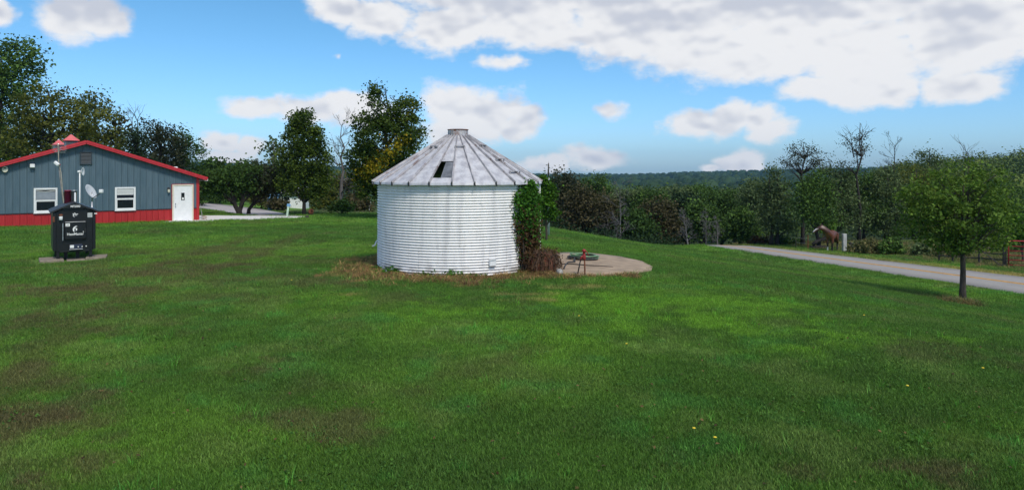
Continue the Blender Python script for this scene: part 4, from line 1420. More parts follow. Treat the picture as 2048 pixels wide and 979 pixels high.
def ridge_wood(name, label, mt, r0, r1, a0, a1, n, size, seed):
    """crowns too far to show leaves: each a small uneven dome"""
    rng = np.random.default_rng(seed)
    a = rng.uniform(a0, a1, n); r = np.sqrt(rng.uniform(r0 * r0, r1 * r1, n))
    x, y = r * np.sin(a), r * np.cos(a)
    ok = ~((CX + F * np.tan(a) > 1560) & (r < 620))
    x, y, r = x[ok], y[ok], r[ok]; n = len(x)
    z = ground_z(x, y)
    s = size * rng.uniform(.6, 1.35, n)
    rows = [(1.0, .25), (1.05, .52), (.78, .82), (.38, 1.0)]
    K = 7
    V = []
    for (rr, h) in rows:
        for k in range(K):
            t = 2 * math.pi * (k + .5 * (rows.index((rr, h)) % 2)) / K
            j = rng.uniform(.78, 1.18, n)
            V.append(np.stack([x + s * .5 * rr * j * math.cos(t), y + s * .5 * rr * j * math.sin(t), z + s * h * rng.uniform(.9, 1.08, n)], 1))
    V.append(np.stack([x, y, z + s * 1.04], 1))
    V = np.stack(V, 1)          # n, 4K+1, 3
    m = V.shape[1]
    Q = []
    for i in range(3):
        for k in range(K):
            k2 = (k + 1) % K
            Q += [(i * K + k, i * K + k2, (i + 1) * K + k2), (i * K + k, (i + 1) * K + k2, (i + 1) * K + k)]
    for k in range(K): Q.append((3 * K + k, 3 * K + (k + 1) % K, 4 * K))
    Q = (np.array(Q)[None] + (np.arange(n) * m)[:, None, None]).reshape(-1, 3)
    tint = np.clip(rng.uniform(.1, .9, n)[:, None] + rng.uniform(-.25, .25, (n, m)), 0, 1)
    me = np_mesh(name, V.reshape(-1, 3), Q, mt, tint.reshape(-1))
    return tag(link(name, me), label, kind='stuff')


ridge_wood('far_ridge_woods', 'distant blue green wooded ridge on the horizon', M['leaf_ridge'], 320, 1750, -.66, .72, 9000, 13, 32)
# individual treetops that stand out of the valley woods
rng = np.random.default_rng(77)
proto = None
for i in range(15):
    px = 1150 + i * 25 + rng.uniform(-8, 8); Y = 105 + rng.uniform(-12, 22)
    X = (px - CX) / F * Y
    top = CAMZ + (HY - rng.uniform(364, 382)) / F * Y
    if proto is None or i < 4:
        k = Y / F
        w = 24
        zg = top - 8.5
        o = tree('treetop', None, px, Y, [(px, HY - (top - 2.5 - CAMZ) / k, w, 26), (px + 12, HY - (top - 4.5 - CAMZ) / k, w, 28), (px - 13, HY - (top - 4.2 - CAMZ) / k, w * .9, 26)],
                 'leaf_mid' if i % 2 else 'leaf_grey', clumps=80, per=40, leaf=.42, trunk=.22, seed=200 + i, crad=1.1, bark='bark_dark', limbs=8, z0=zg)
        proto = proto or []
        proto.append(o)
    else:
        src = proto[i % 4]
        o = src.copy(); COL.objects.link(o)
        for ch in list(src.children):
            c = ch.copy(); COL.objects.link(c); c.parent = o
        o.location = (X, Y, top - 8.5); o.rotation_euler.z = rng.uniform(0, 6.28)
        sc = rng.uniform(.9, 1.25); o.scale = (sc, sc, 1)
    tag(o, 'rounded treetop rising out of the valley woods behind the dark tree line', 'tree', 'treetops in the valley woods')

# ------------------------------------------------------------------ the red and blue building
def text_obj(name, body, size, mt, parent, Mx, ext=.002, bold=0.0, align='CENTER'):
    cu = bpy.data.curves.new(name, 'FONT')
    cu.body = body; cu.size = size; cu.extrude = ext; cu.offset = bold
    cu.align_x = align; cu.align_y = 'CENTER'
    tmp = bpy.data.objects.new(name, cu)
    COL.objects.link(tmp)
    dg = bpy.context.evaluated_depsgraph_get()
    me = bpy.data.meshes.new_from_object(tmp.evaluated_get(dg))
    COL.objects.unlink(tmp); bpy.data.objects.remove(tmp)
    me.materials.clear(); me.materials.append(mt)
    o = link(name, me, parent)
    o.matrix_local = Mx
    return o


def build_house():
    root = empty('metal_building', (HOUSE.x, HOUSE.y, -.36), TH, 'blue grey metal building with red wainscot and red gable roof', 'building')
    W, L = 10.75, 22.0
    AX = -5.36; HE_, HA = 2.56, 4.34         # eave and ridge height above the base
    def roof_z(x): return HA - (HA - HE_) / 5.36 * abs(x - AX) if x > AX else HA - (HA - HE_) / 5.36 * abs(x - AX)
    WAIN = .80
    # shell behind the panels
    mb = MB()
    pr = [(-W, -.4), (0, -.4), (0, HE_ - .06), (AX, HA - .06), (-W, roof_z(-W) - .06)]
    n = len(pr)
    fr = [(x, .06, z) for x, z in pr]; bk = [(x, L, z) for x, z in pr]
    mb.raw(fr + bk, [tuple(range(n)), tuple(reversed(range(n, 2 * n)))] + [(i + n, (i + 1) % n + n, (i + 1) % n, i) for i in range(n)])
    mb.build('wall', M['siding_blue'], root)
    pw = .2905
    def panel(x0, x1, zb, fz, nm, mt, zoff):
        mb = MB()
        y0, y1 = -.0, .06
        za, zc = fz(x0), fz(x1)
        # flat pan
        mb.raw([(x0, y0, zb), (x1, y0, zb), (x1, y0, zc), (x0, y0, za), (x0, y1, zb), (x1, y1, zb), (x1, y1, zc), (x0, y1, za)],
               [(0, 1, 2, 3), (1, 5, 6, 2), (4, 0, 3, 7), (3, 2, 6, 7), (0, 4, 5, 1)])
        # raised rib at its left edge, two faint stiffeners
        for cx_, w, h in ((x0 + .024, .020, .030), (x0 + .12, .012, .006), (x0 + .20, .012, .006)):
            mb.raw([(cx_ - w, y0 - .0005, zb), (cx_ - w * .5, y0 - h, zb), (cx_ + w * .5, y0 - h, zb), (cx_ + w, y0 - .0005, zb),
                    (cx_ - w, y0 - .0005, fz(cx_)), (cx_ - w * .5, y0 - h, fz(cx_)), (cx_ + w * .5, y0 - h, fz(cx_)), (cx_ + w, y0 - .0005, fz(cx_))],
                   [(0, 1, 5, 4), (1, 2, 6, 5), (2, 3, 7, 6)])
        return mb.build(nm, mt, root)
    for i in range(37):
        x1 = -i * pw; x0 = max(-W, x1 - pw + .004)
        panel(x0, x1, WAIN + .02, lambda x: roof_z(x) - .03, 'wall_panel', M['siding_blue'], 0)
        panel(x0, x1, -.3, lambda x: WAIN - .02, 'wainscot_panel', M['siding_red'], 0)
    mb = MB(); mb.bbox((-W, -.042, WAIN - .022), (0, .05, WAIN + .022), .008); mb.build('wainscot_trim', mat('trim_dark', (.030, .035, .045), .5), root)
    # corner trim
    mb = MB(); mb.bbox((-.10, -.045, -.3), (.045, .10, HE_ - .03), .006); mb.build('corner_trim', M['siding_red'], root)
    # roof slopes with ribs, ridge, rake trim, gutter
    OV = .42; FO = .30
    th = .05
    for s, xe in ((1, OV), (-1, -W - OV)):
        mb = MB()
        ze = roof_z(xe)
        A = Vector((AX, 0, HA)); E = Vector((xe, 0, ze))
        nrm = Vector((-(E - A).z, 0, (E - A).x)) * (1 if s > 0 else -1); nrm.normalize()
        if nrm.z < 0: nrm = -nrm
        q = [A + Vector((0, -FO, 0)), E + Vector((0, -FO, 0)), E + Vector((0, L + .3, 0)), A + Vector((0, L + .3, 0))]
        up = [p + nrm * th for p in q]
        mb.raw([tuple(p) for p in q + up], [(4, 5, 6, 7), (3, 2, 1, 0), (0, 1, 5, 4), (1, 2, 6, 5), (2, 3, 7, 6)])
        for k in range(int((L + .6) / .3)):
            y = -FO + .1 + k * .3
            a, b = A + nrm * th, E + nrm * th
            mb.raw([tuple(a + Vector((0, y - .02, 0))), tuple(a + Vector((0, y + .02, 0))), tuple(b + Vector((0, y + .02, 0))), tuple(b + Vector((0, y - .02, 0))),
                    tuple(a + Vector((0, y, 0)) + nrm * .025), tuple(b + Vector((0, y, 0)) + nrm * .025)], [(0, 4, 5, 3), (1, 2, 5, 4), (2, 3, 5)])
        mb.build('roof', M['roof_red'], root)
        mb = MB()
        a, b = A + Vector((0, -FO - .025, 0)), E + Vector((0, -FO - .025, 0))
        d = nrm
        mb.raw([tuple(a - d * .10), tuple(b - d * .10), tuple(b + d * .085), tuple(a + d * .085),
                tuple(a - d * .10 + Vector((0, .022, 0))), tuple(b - d * .10 + Vector((0, .022, 0))), tuple(b + d * .085 + Vector((0, .10, 0))), tuple(a + d * .085 + Vector((0, .10, 0)))],
               [(0, 1, 2, 3), (3, 2, 6, 7), (0, 4, 5, 1), (1, 5, 6, 2)])
        mb.raw([tuple(a - d * .02 - Vector((0, .012, 0))), tuple(b - d * .02 - Vector((0, .012, 0))), tuple(b + d * .015 - Vector((0, .012, 0))), tuple(a + d * .015 - Vector((0, .012, 0))),
                tuple(a - d * .02), tuple(b - d * .02), tuple(b + d * .015), tuple(a + d * .015)], [(0, 1, 2, 3), (3, 2, 6, 7), (0, 4, 5, 1)])
        mb.build('rake_trim', M['roof_red'], root)
        # soffit gutter along the eave
        mb = MB()
        mb.bbox((E.x - .09 if s > 0 else E.x - .03, -FO + .02, E.z - .13), (E.x + .03 if s > 0 else E.x + .09, L, E.z - .012), .01)
        mb.build('gutter', M['white_paint'], root)
    # gable vent
    zc = 3.52
    mb = MB(); x0, x1, z0, z1 = AX - .27, AX + .27, zc - .33, zc + .33
    mb.box((x0, -.07, z0), (x1, .0, z0 + .05)); mb.box((x0, -.07, z1 - .05), (x1, .0, z1)); mb.box((x0, -.07, z0 + .05), (x0 + .05, .0, z1 - .05)); mb.box((x1 - .05, -.07, z0 + .05), (x1, .0, z1 - .05))
    v = mb.build('gable_vent', mat('vent_blue', (.018, .034, .048), .6), root)
    mb = MB(); mb.box((x0 + .05, -.034, z0 + .05), (x1 - .05, -.031, z1 - .05)); mb.build('vent_screen', M['void'], v)
    for k in range(8):
        mb = MB()
        z = z0 + .075 + k * .07
        mb.raw([(x0 + .05, -.062, z - .025), (x1 - .05, -.062, z - .025), (x1 - .05, -.038, z + .022), (x0 + .05, -.038, z + .022),
                (x0 + .05, -.056, z - .025), (x1 - .05, -.056, z - .025)], [(0, 1, 2, 3), (5, 4, 3, 2)])
        mb.build('slat', bpy.data.materials['vent_blue'], v)
    # windows
    for (xc, w, z0, z1, blind, lab) in ((-3.59, .96, .80, 2.01, .52, 'white framed window with a pale blind half down'), (-7.07, .98, .80, 2.02, .50, 'white framed window with a grey upper pane')):
        mb = MB(); f = .085; x0, x1 = xc - w / 2, xc + w / 2
        mb.bbox((x0, -.075, z0), (x1, .0, z0 + f), .008); mb.bbox((x0, -.075, z1 - f), (x1, .0, z1), .008)
        mb.bbox((x0, -.074, z0 + f), (x0 + f, .0, z1 - f), .008); mb.bbox((x1 - f, -.074, z0 + f), (x1, .0, z1 - f), .008)
        zm = (z0 + z1) / 2
        wd = mb.build('window', M['white_paint'], root); wd['label'] = lab
        mb = MB(); mb.bbox((x0 + f, -.066, zm - .03), (x1 - f, -.02, zm + .03), .006); mb.build('meeting_rail', M['white_paint'], wd)
        mb = MB()
        for (a, b) in ((z0 + f, z0 + f + .03), (zm - .055, zm - .031)): mb.box((x0 + f, -.058, a), (x1 - f, -.03, b))
        mb.box((x0 + f, -.058, z0 + f + .03), (x0 + f + .025, -.03, zm - .055)); mb.box((x1 - f - .025, -.058, z0 + f + .03), (x1 - f, -.03, zm - .055))
        mb.build('sash', M['white_paint'], wd)
        mb = MB(); mb.box((x0 + f, -.045, z0 + f), (x1 - f, -.040, zm - .03)); mb.build('pane', M['glass'], wd)
        mb = MB(); mb.box((x0 + f, -.042, zm + .03), (x1 - f, -.037, z1 - f)); mb.build('pane', M['glass'] , wd)
        if blind == .52:
            mb = MB()
            for k in range(10):
                z = z1 - f - .012 - k * .031
                mb.raw([(x0 + f + .01, -.052, z - .03), (x1 - f - .01, -.052, z - .03), (x1 - f - .01, -.047, z), (x0 + f + .01, -.047, z)], [(0, 1, 2, 3)])
            mb.build('blind', M['blind'], wd)
        else:
            mb = MB(); mb.box((x0 + f + .01, -.052, zm + .05), (x1 - f - .01, -.047, z1 - f - .10)); mb.build('blind', mat('blind_grey', (.24, .27, .31), .6, var=.1), wd)
            mb = MB(); mb.tube([(x0 + f + .01, -.054, z1 - f - .06), (xc, -.054, z1 - f - .10), (x1 - f - .01, -.054, z1 - f - .05)], .02, 4); mb.build('valance', M['blind'], wd)
        mb = MB(); mb.bbox((x0 - .02, -.10, z0 - .03), (x1 + .02, -.0, z0 - .002), .006); mb.build('sill', M['white_paint'], wd)
    # door
    xc, w, h = -.80, .93, 2.04
    mb = MB(); f = .07; x0, x1 = xc - w / 2 - f, xc + w / 2 + f
    mb.box((x0, -.07, -.02), (x0 + f, .0, h + f)); mb.box((x1 - f, -.07, -.02), (x1, .0, h + f)); mb.box((x0 + f, -.07, h), (x1 - f, .0, h + f))
    fr = mb.build('door_frame', M['cream'], root)
    mb = MB(); mb.box((x0 - .03, -.05, -.02), (x0 - .002, .0, h + f + .03)); mb.box((x1 + .002, -.05, -.02), (x1 + .03, .0, h + f + .03)); mb.box((x0 - .002, -.05, h + f + .002), (x1 + .002, .0, h + f + .03)); mb.build('door_trim', M['siding_red'], root)
    mb = MB(); mb.bbox((xc - w / 2, -.045, 0), (xc + w / 2, -.005, h - .003), .006)
    dr = mb.build('door', M['white_paint'], root); dr['label'] = 'white entry door with a small dark window slot'
    mb = MB(); mb.bbox((xc - .085, -.055, 1.24), (xc + .085, -.043, 1.66), .006); mb.build('door_window', M['glass'], dr)
    mb = MB(); mb.box((xc - .045, -.062, 1.28), (xc + .045, -.056, 1.40)); mb.build('door_notice', M['sign_white'], dr)
    for z in (.93, 1.08):
        mb = MB(); mb.lathe([(.03, 0), (.03, .012), (.014, .02), (.014, .04), (.028, .05), (.026, .072), (.001, .08)], 10, 0, Matrix.Translation((xc - w / 2 + .09, -.045, z)) @ Matrix.Rotation(math.radians(90), 4, 'X'))
        mb.build('door_knob', M['galv'], dr, smooth=True)
    mb = MB(); mb.bbox((x0 - .02, -.16, -.12), (x1 + .02, -.0, -.022), .01); mb.build('door_sill', M['concrete'], root)
    # wall lantern beside the door
    xl, zl = -1.52, 1.82
    mb = MB(); mb.bbox((xl - .05, -.03, zl - .03), (xl + .05, 0, zl + .14), .01); mb.tube([(xl, -.03, zl + .10), (xl, -.10, zl + .15), (xl, -.13, zl + .10)], .012, 5)
    lt = mb.build('wall_lantern', M['dark_metal'], root)
    mb = MB(); mb.lathe([(.02, .12), (.075, .06), (.07, .05), (.07, .045)], 8, 0, Matrix.Translation((xl, -.13, zl))); mb.build('lantern_cap', M['dark_metal'], lt)
    mb = MB(); mb.lathe([(.045, -.13), (.06, -.08), (.062, .04)], 8, 0, Matrix.Translation((xl, -.13, zl))); mb.build('lantern_glass', M['cream'], lt)
    # white flood lamp housing and cream alarm box on the gable
    xf, zf = -7.62, 3.12
    mb = MB(); mb.bbox((xf - .10, -.22, zf - .09), (xf + .10, -.04, zf + .09), .015)
    fl = mb.build('flood_lamp', M['white_paint'], root)
    mb = MB(); mb.box((xf - .04, -.04, zf - .05), (xf + .04, .01, zf + .05)); mb.build('lamp_bracket', M['dark_metal'], fl)
    xa, za = -8.70, 2.95
    mb = MB()
    pr = [(.115 * math.cos(t), .15 * math.sin(t) * (1 if math.sin(t) > 0 else .95)) for t in [2 * math.pi * k / 18 for k in range(18)]]
    b = [(xa + x, -.14, za + z) for x, z in pr]; c = [(xa + x * 1.12, -.03, za + z * 1.12) for x, z in pr]
    mb.raw(b + c, [tuple(range(18))] + [(i, i + 18, (i + 1) % 18 + 18, (i + 1) % 18) for i in range(18)])
    al = mb.build('alarm_box', M['cream'], root)
    mb = MB(); mb.bbox((xa - .05, -.165, za + .03), (xa + .05, -.138, za + .08), .006); mb.build('alarm_grille', M['dark_metal'], al)
    mb = MB(); mb.bbox((-6.33 - .07, -.12, 1.72 - .09), (-6.33 + .07, -.0, 1.72 + .09), .01); mb.build('meter_box', M['dark_metal'], root)
    # cupolas on the ridge
    for y in (8.2, 17.6):
        w = .33
        mb = MB(); mb.box((AX - w, y - w, HA - .25), (AX + w, y + w, HA + .36))
        cu = mb.build('cupola', M['siding_blue'], root)
        for k in range(5):
            z = HA + .07 + k * .055
            mb = MB()
            mb.raw([(AX - w * .8, y - w - .015, z - .02), (AX + w * .8, y - w - .015, z - .02), (AX + w * .8, y - w - .002, z + .02), (AX - w * .8, y - w - .002, z + .02)], [(0, 1, 2, 3)])
            mb.build('slat', bpy.data.materials['vent_blue'], cu)
        mb = MB(); e = .42
        zt, zb = HA + .70, HA + .36
        prof = [(e, zb - .03), (e, zb), (e * .55, zb + .15), (.05, zt), (.001, zt + .01)]
        Mx = Matrix.Translation((AX, y, 0)) @ Matrix.Rotation(math.radians(45), 4, 'Z')
        mb.lathe([(r * 1.414, z) for r, z in prof], 4, 0, Mx)
        mb.build('cupola_roof', M['cupola_red'], cu)
    # white vent pipe on the right roof slope
    zv = roof_z(-.95) + .02
    mb = MB(); mb.bbox((-1.15, 1.4, zv - .05), (-.75, 1.8, zv + .20), .05); mb.build('roof_vent', M['white_paint'], root)
    return root


HOUSE_ROOT = build_house()

# ------------------------------------------------------------------ masts and dishes in front of the gable
def dish(mb, c, nrm, r, depth, n=20, M_=None):
    nrm = Vector(nrm).normalized()
    q = nrm.to_track_quat('Z', 'Y').to_matrix().to_4x4()
    Mx = Matrix.Translation(c) @ q
    prof = [(.001, 0), (r * .35, depth * .12), (r * .7, depth * .49), (r, depth), (r * 1.02, depth - .004), (r * .7, depth * .49 - .012), (r * .3, -.012)]
    mb.lathe(prof, n, 0, Mx)


def build_masts():
    Y = 32.6
    # television aerial mast: two leaning poles, panel aerial, aerial rack on top
    p = at(128, 405, Y); X0 = p.x; g = gz(X0, Y)
    root = empty('aerial_mast', (X0, Y, g), 0, 'thin leaning mast with a television aerial and white panel in front of the gable', 'antenna')
    def L(px, py, dy=0): q = at(px, py, Y + dy); return Vector((q.x - X0, q.y - Y, q.z - g))
    mb = MB(); mb.tube([(0.0, 0, -.1), L(127, 405), L(122, 345), L(117.5, 326), L(116.5, 296), L(116, 286)], .024, 7); mb.build('mast', mat('mast_tan', (.36, .33, .27), .6, .3, var=.2), root, smooth=True)
    mb = MB(); mb.tube([(.16, .1, -.1), L(125.5, 398, .1), L(120, 355, .08), L(117.5, 330, .05)], .020, 7); mb.build('brace_pole', M['bark_pale'], root, smooth=True)
    mb = MB()
    for k, (y, w) in enumerate(((289, .26), (293, .30), (297, .34), (301, .30), (305, .22))):
        c = L(117.5 + k * .6, y, -.1 + .12 * k)
        mb.tube([c - Vector((w, .06, -.01)), c + Vector((w, .06, .01))], .011, 5)
    mb.tube([L(117, 288, -.2), L(120, 306, .5)], .014, 5)
    mb.tube([L(111, 296, -.1), L(124, 300, .3)], .012, 5); mb.tube([L(110, 302, -.1), L(123, 294, .3)], .010, 5)
    mb.build('aerial', M['galv'], root)
    c = L(113.5, 327, -.1)
    Mx = Matrix.Translation(c) @ Matrix.Rotation(math.radians(38), 4, 'Y')
    mb = MB(); mb.bbox((-.13, -.06, -.075), (.13, .05, .075), .03, 0, Mx); mb.build('panel_aerial', M['white_paint'], root)
    mb = MB(); c = L(118.5, 329.5, -.04); mb.bbox(tuple(c - Vector((.04, .04, .03))), tuple(c + Vector((.04, .04, .03))), .01); mb.build('bracket', M['red_gate'], root)
    # slim pole with a small round dish
    Y2 = 33.2
    p = at(159.5, 405, Y2); g2 = gz(p.x, Y2)
    r2 = empty('dish_pole', (p.x, Y2, g2), 0, 'slim white pole carrying a small round white dish on top', 'antenna')
    top = at(159, 343, Y2)
    h = top.z - g2
    mb = MB(); mb.tube([(0, 0, -.1), (0, 0, h + .06)], .028, 8); mb.build('pole', M['white_paint'], r2, smooth=True)
    mb = MB(); dish(mb, Vector((.12, -.02, h)), (.97, .22, .03), .20, .055, 20); mb.build('dish', M['white_paint'], r2, smooth=True)
    mb = MB(); mb.bbox((-.09, -.05, h - .05), (.04, .05, h + .05), .015); mb.build('radio_box', M['white_paint'], r2)
    # satellite dish
    Y3 = 31.5
    p = at(184, 404, Y3); g3 = gz(p.x, Y3)
    r3 = empty('satellite_dish', (p.x, Y3, g3), 0, 'large oval satellite dish tilted up on a short post in front of the gable', 'satellite dish')
    c = at(180, 384, Y3); c = Vector((c.x - p.x, 0, c.z - g3))
    mb = MB(); mb.tube([(0, 0, -.1), (0, 0, c.z - .42)], .034, 8); mb.tube([(0, 0, c.z - .42), (-.02, .06, c.z - .2), (-.04, .08, c.z)], .03, 6); mb.build('post', M['galv'], r3, smooth=True)
    mb = MB(); dish(mb, c + Vector((-.02, 0, 0)), (.88, .03, .45), .345, .085, 28); mb.build('dish', mat('dish_grey', (.56, .58, .60), .5, var=.06, scale=3), r3, smooth=True)
    n = Vector((.62, -.66, .42)).normalized()
    f = at(203, 383, Y3 - .3); f = Vector((f.x - p.x, -.3, f.z - g3))
    mb = MB(); mb.tube([c + Vector((.10, -.02, -.30)), Vector((f.x - .10, -.25, f.z - .08)), f], .018, 6); mb.build('feed_arm', M['dark_metal'], r3)
    mb = MB(); mb.bbox(tuple(f - Vector((.09, .07, .06))), tuple(f + Vector((.06, .07, .10))), .02); mb.build('feed_horn', M['white_paint'], r3)


build_masts()

# ------------------------------------------------------------------ outdoor wood furnace
def build_furnace():
    Y = 20.2
    X = (149 - CX) / F * Y
    g = gz(X, Y)
    rz = math.atan2(X, Y) * -1        # faces the camera
    root = empty('wood_furnace', (X, Y, g), rz + math.radians(3), 'black steel outdoor wood furnace on four legs standing on the lawn', 'furnace')
    root.scale = (.88, .9, 1)
    W, D = 1.16, 1.75
    zb, ze, za = .29, 1.42, 1.66
    B = M['black_steel']
    def prism(mb, w, y0, y1, zb, ze, za):
        pr = [(-w, zb), (w, zb), (w, ze), (0, za), (-w, ze)]
        mb.raw([(x, y0, z) for x, z in pr] + [(x, y1, z) for x, z in pr], [(0, 1, 2, 3, 4), (9, 8, 7, 6, 5), (0, 5, 6, 1), (1, 6, 7, 2), (2, 7, 8, 3), (3, 8, 9, 4), (4, 9, 5, 0)])
    mb = MB(); prism(mb, W / 2 - .04, .0, D, zb, ze - .01, za - .03); mb.build('body', B, root)
    # front edges standing a little proud of the front sheet
    for s in (-1, 1):
        mb = MB(); mb.bbox((s * (W / 2 - .075), -.03, zb + .02), (s * (W / 2 + .02), D + .02, ze), .012); mb.build('side_panel', B, root)
    for s in (-1, 1):
        mb = MB()
        a, e = Vector((0, 0, za)), Vector((s * (W / 2 + .09), 0, ze - .03))
        n = Vector((-(e - a).z, 0, (e - a).x)); n = n if n.z > 0 else -n; n.normalize()
        q = [a, e]
        pts = []
        for y in (-.09, D + .08):
            pts += [a + Vector((0, y, 0)), e + Vector((0, y, 0)), e + Vector((0, y, 0)) + n * .045, a + Vector((0, y, 0)) + n * .045]
        mb.raw([tuple(p) for p in pts], [(0, 1, 2, 3), (7, 6, 5, 4), (0, 4, 5, 1), (1, 5, 6, 2), (2, 6, 7, 3), (3, 7, 4, 0)])
        mb.build('roof_sheet', mat('furnace_roof', (.034, .036, .038), .35, .3, var=.3, scale=3) if s < 0 else bpy.data.materials['furnace_roof'], root)
    # fascia under the gable with the model lettering
    mb = MB()
    pr = [(-.30, za - .135), (.30, za - .135), (.30, za - .105), (0, za + .0), (-.30, za - .105)]
    mb.raw([(x, -.085, z) for x, z in pr] + [(x, -.02, z) for x, z in pr], [(0, 1, 2, 3, 4), (0, 5, 6, 1), (1, 6, 7, 2), (4, 9, 5, 0), (2, 7, 8, 3), (3, 8, 9, 4)])
    fa = mb.build('fascia', B, root)
    def front(x, y, z, s=1.0): return Matrix.Translation((x, y, z)) @ Matrix.Rotation(math.radians(90), 4, 'X') @ Matrix.Diagonal((s, 1, 1, 1))
    text_obj('lettering', 'MF5000', .085, M['sign_white'], fa, front(.02, -.088, za - .082), .003, .001)
    # loading door
    x0, x1, z0, z1 = -.285, .33, .62, 1.12
    mb = MB(); mb.bbox((x0, -.10, z0), (x1, .0, z1), .02); mb.box((x0 - .03, -.06, z0 + .03), (x0 - .002, -.0, z1 - .02))
    dr = mb.build('door', B, root); dr['label'] = 'square black loading door with white emblem and lettering'
    mb = MB(); mb.bbox((x0 - .055, -.12, z0 - .02), (x0 - .032, -.04, z1 - .02), .006); mb.build('hinge_bar', M['galv'], dr)
    mb = MB(); mb.tube([(x0 + .02, -.11, z1 + .005), (x1 - .03, -.11, z1 + .005)], .012, 6); mb.build('latch_bar', M['grey_metal'], dr)
    mb = MB(); mb.bbox((x1 - .05, -.15, .80), (x1 - .015, -.095, .93), .01); mb.build('handle', M['dark_metal'], dr)
    text_obj('lettering', 'HeatMaster', .108, M['sign_white'], dr, front(.02, -.104, .775, .92), .003, .001)
    mb = MB(); mb.lathe([(.014, 0), (.014, .004)], 10, 0, front(.245, -.101, .835)); mb.build('registered_mark', M['sign_white'], dr)
    # flame emblem above the lettering: two curved white strokes
    mb = MB()
    def stroke(pts, w):
        n = len(pts)
        L, R = [], []
        for i, (x, z) in enumerate(pts):
            d = Vector((pts[min(i + 1, n - 1)][0] - pts[max(i - 1, 0)][0], pts[min(i + 1, n - 1)][1] - pts[max(i - 1, 0)][1])).normalized()
            ww = w[i]
            L.append((x - d.y * ww, -.104, z + d.x * ww)); R.append((x + d.y * ww, -.104, z - d.x * ww))
        V = L + R
        mb.raw(V, [(n + i, n + i + 1, i + 1, i) for i in range(n - 1)])
    stroke([(.075, 1.005), (.03, .995), (-.015, .965), (-.035, .92), (-.028, .87), (-.005, .84)], [.003, .014, .02, .022, .018, .003])
    stroke([(-.02, .925), (.02, .94), (.055, .925), (.055, .895), (.025, .865)], [.003, .012, .018, .016, .003])
    mb.build('emblem', M['sign_white'], dr)
    mb = MB(); mb.box((x0 + .03, -.103, z1 - .115), (x0 + .15, -.100, z1 - .03)); lb = mb.build('warning_label', M['sign_white'], dr)
    mb = MB()
    for k in range(3): mb.box((x0 + .04 + k * .03, -.1045, z1 - .10), (x0 + .055 + k * .03, -.1032, z1 - .075 + .01 * k))
    mb.build('label_print', M['dark_metal'], dr)
    # small badge above the door
    mb = MB()
    def bs(a, b, w=.008):
        a, b = Vector(a), Vector(b); d = (b - a).normalized(); n = Vector((-d.y, d.x)) * w
        mb.raw([(a.x - n.x, -.006, a.y - n.y), (b.x - n.x, -.006, b.y - n.y), (b.x + n.x, -.006, b.y + n.y), (a.x + n.x, -.006, a.y + n.y)], [(0, 1, 2, 3)])
    for a, b in (((-.05, 1.37), (0, 1.32)), ((0, 1.385), (-.045, 1.30)), ((-.035, 1.30), (.0, 1.27)), ((.01, 1.345), (.10, 1.35)), ((.02, 1.315), (.07, 1.315)), ((0, 1.385), (.03, 1.36))): bs(a, b)
    mb.build('badge', M['sign_white'], root)
    # label at upper right, gauge with red cap at upper left
    mb = MB(); mb.box((.37, -.012, 1.245), (.535, -.003, 1.375)); rl = mb.build('rating_plate', mat('plate', (.55, .57, .56), .5, var=.1), root)
    mb = MB()
    for k in range(5): mb.box((.385, -.0145, 1.262 + k * .022), (.50 - .02 * (k % 2), -.0125, 1.268 + k * .022))
    mb.build('plate_print', M['grey_metal'], rl)
    mb = MB(); mb.box((W / 2 - .02, -.055, 1.335), (W / 2 + .06, -.032, 1.365)); mb.build('side_label', M['sign_white'], root)
    mb = MB(); mb.lathe([(.04, 0), (.055, .02), (.055, .10), (.05, .115)], 12, 0, Matrix.Translation((-.38, -.06, 1.19))); gg = mb.build('gauge', M['sign_white'], root, smooth=True)
    mb = MB(); mb.lathe([(.057, .115), (.06, .16), (.03, .175)], 12, 0, Matrix.Translation((-.38, -.06, 1.19))); mb.build('gauge_cap', M['rust'], gg, smooth=True)
    mb = MB(); mb.bbox((-.60, -.065, 1.14), (-.55, -.032, 1.30), .006); mb.build('rusty_latch', M['rust'], root)
    # ash door with white label and controls
    mb = MB(); mb.bbox((-.14, -.07, .345), (.225, .0, .47), .012); ad = mb.build('ash_door', mat('ash_blue', (.02, .03, .06), .4, var=.2), root)
    mb = MB(); mb.box((-.13, -.075, .375), (-.02, -.0715, .455)); mb.build('ash_label', M['sign_white'], ad)
    mb = MB(); mb.bbox((-.15, -.09, .318), (.235, -.02, .340), .006); mb.build('ash_lip', M['galv'], ad)
    for x in (.10, .21, .33):
        mb = MB(); mb.lathe([(.018, 0), (.018, .03), (.01, .035)], 8, 0, Matrix.Translation((x, -.07 if x < .3 else -.0, .40)) @ Matrix.Rotation(math.radians(90), 4, 'X')); mb.build('control_knob', M['sign_white'], ad)
    # legs with brackets
    for (x, y) in ((-.46, .06), (.46, .06), (-.46, D - .12), (.46, D - .12)):
        mb = MB(); mb.bbox((x - .045, y - .04, -.04), (x + .045, y + .05, zb + .01), .008); mb.bbox((x - .075, y - .06, -.03), (x + .075, y + .07, .012), .004); mb.build('leg', B, root)
    for x in (-.22, .12):
        mb = MB(); mb.box((x - .05, .5, .0), (x + .05, .62, zb)); mb.build('supply_pipe', M['dark_metal'], root)
    mb = MB(); mb.bbox((-.42, -.02, zb - .035), (.42, .02, zb - .003), .006); mb.build('base_rail', B, root)
    # chimney at the back
    def pipe(x, y, r, z0, z1, m, nm):
        mb = MB(); mb.lathe([(r, z0), (r, z1 - .02), (r * 1.12, z1 - .02), (r * 1.12, z1), (r * .9, z1), (r * .9, z1 - .06)], 16, 0, Matrix.Translation((x, y, 0))); return mb.build(nm, m, root, smooth=True)
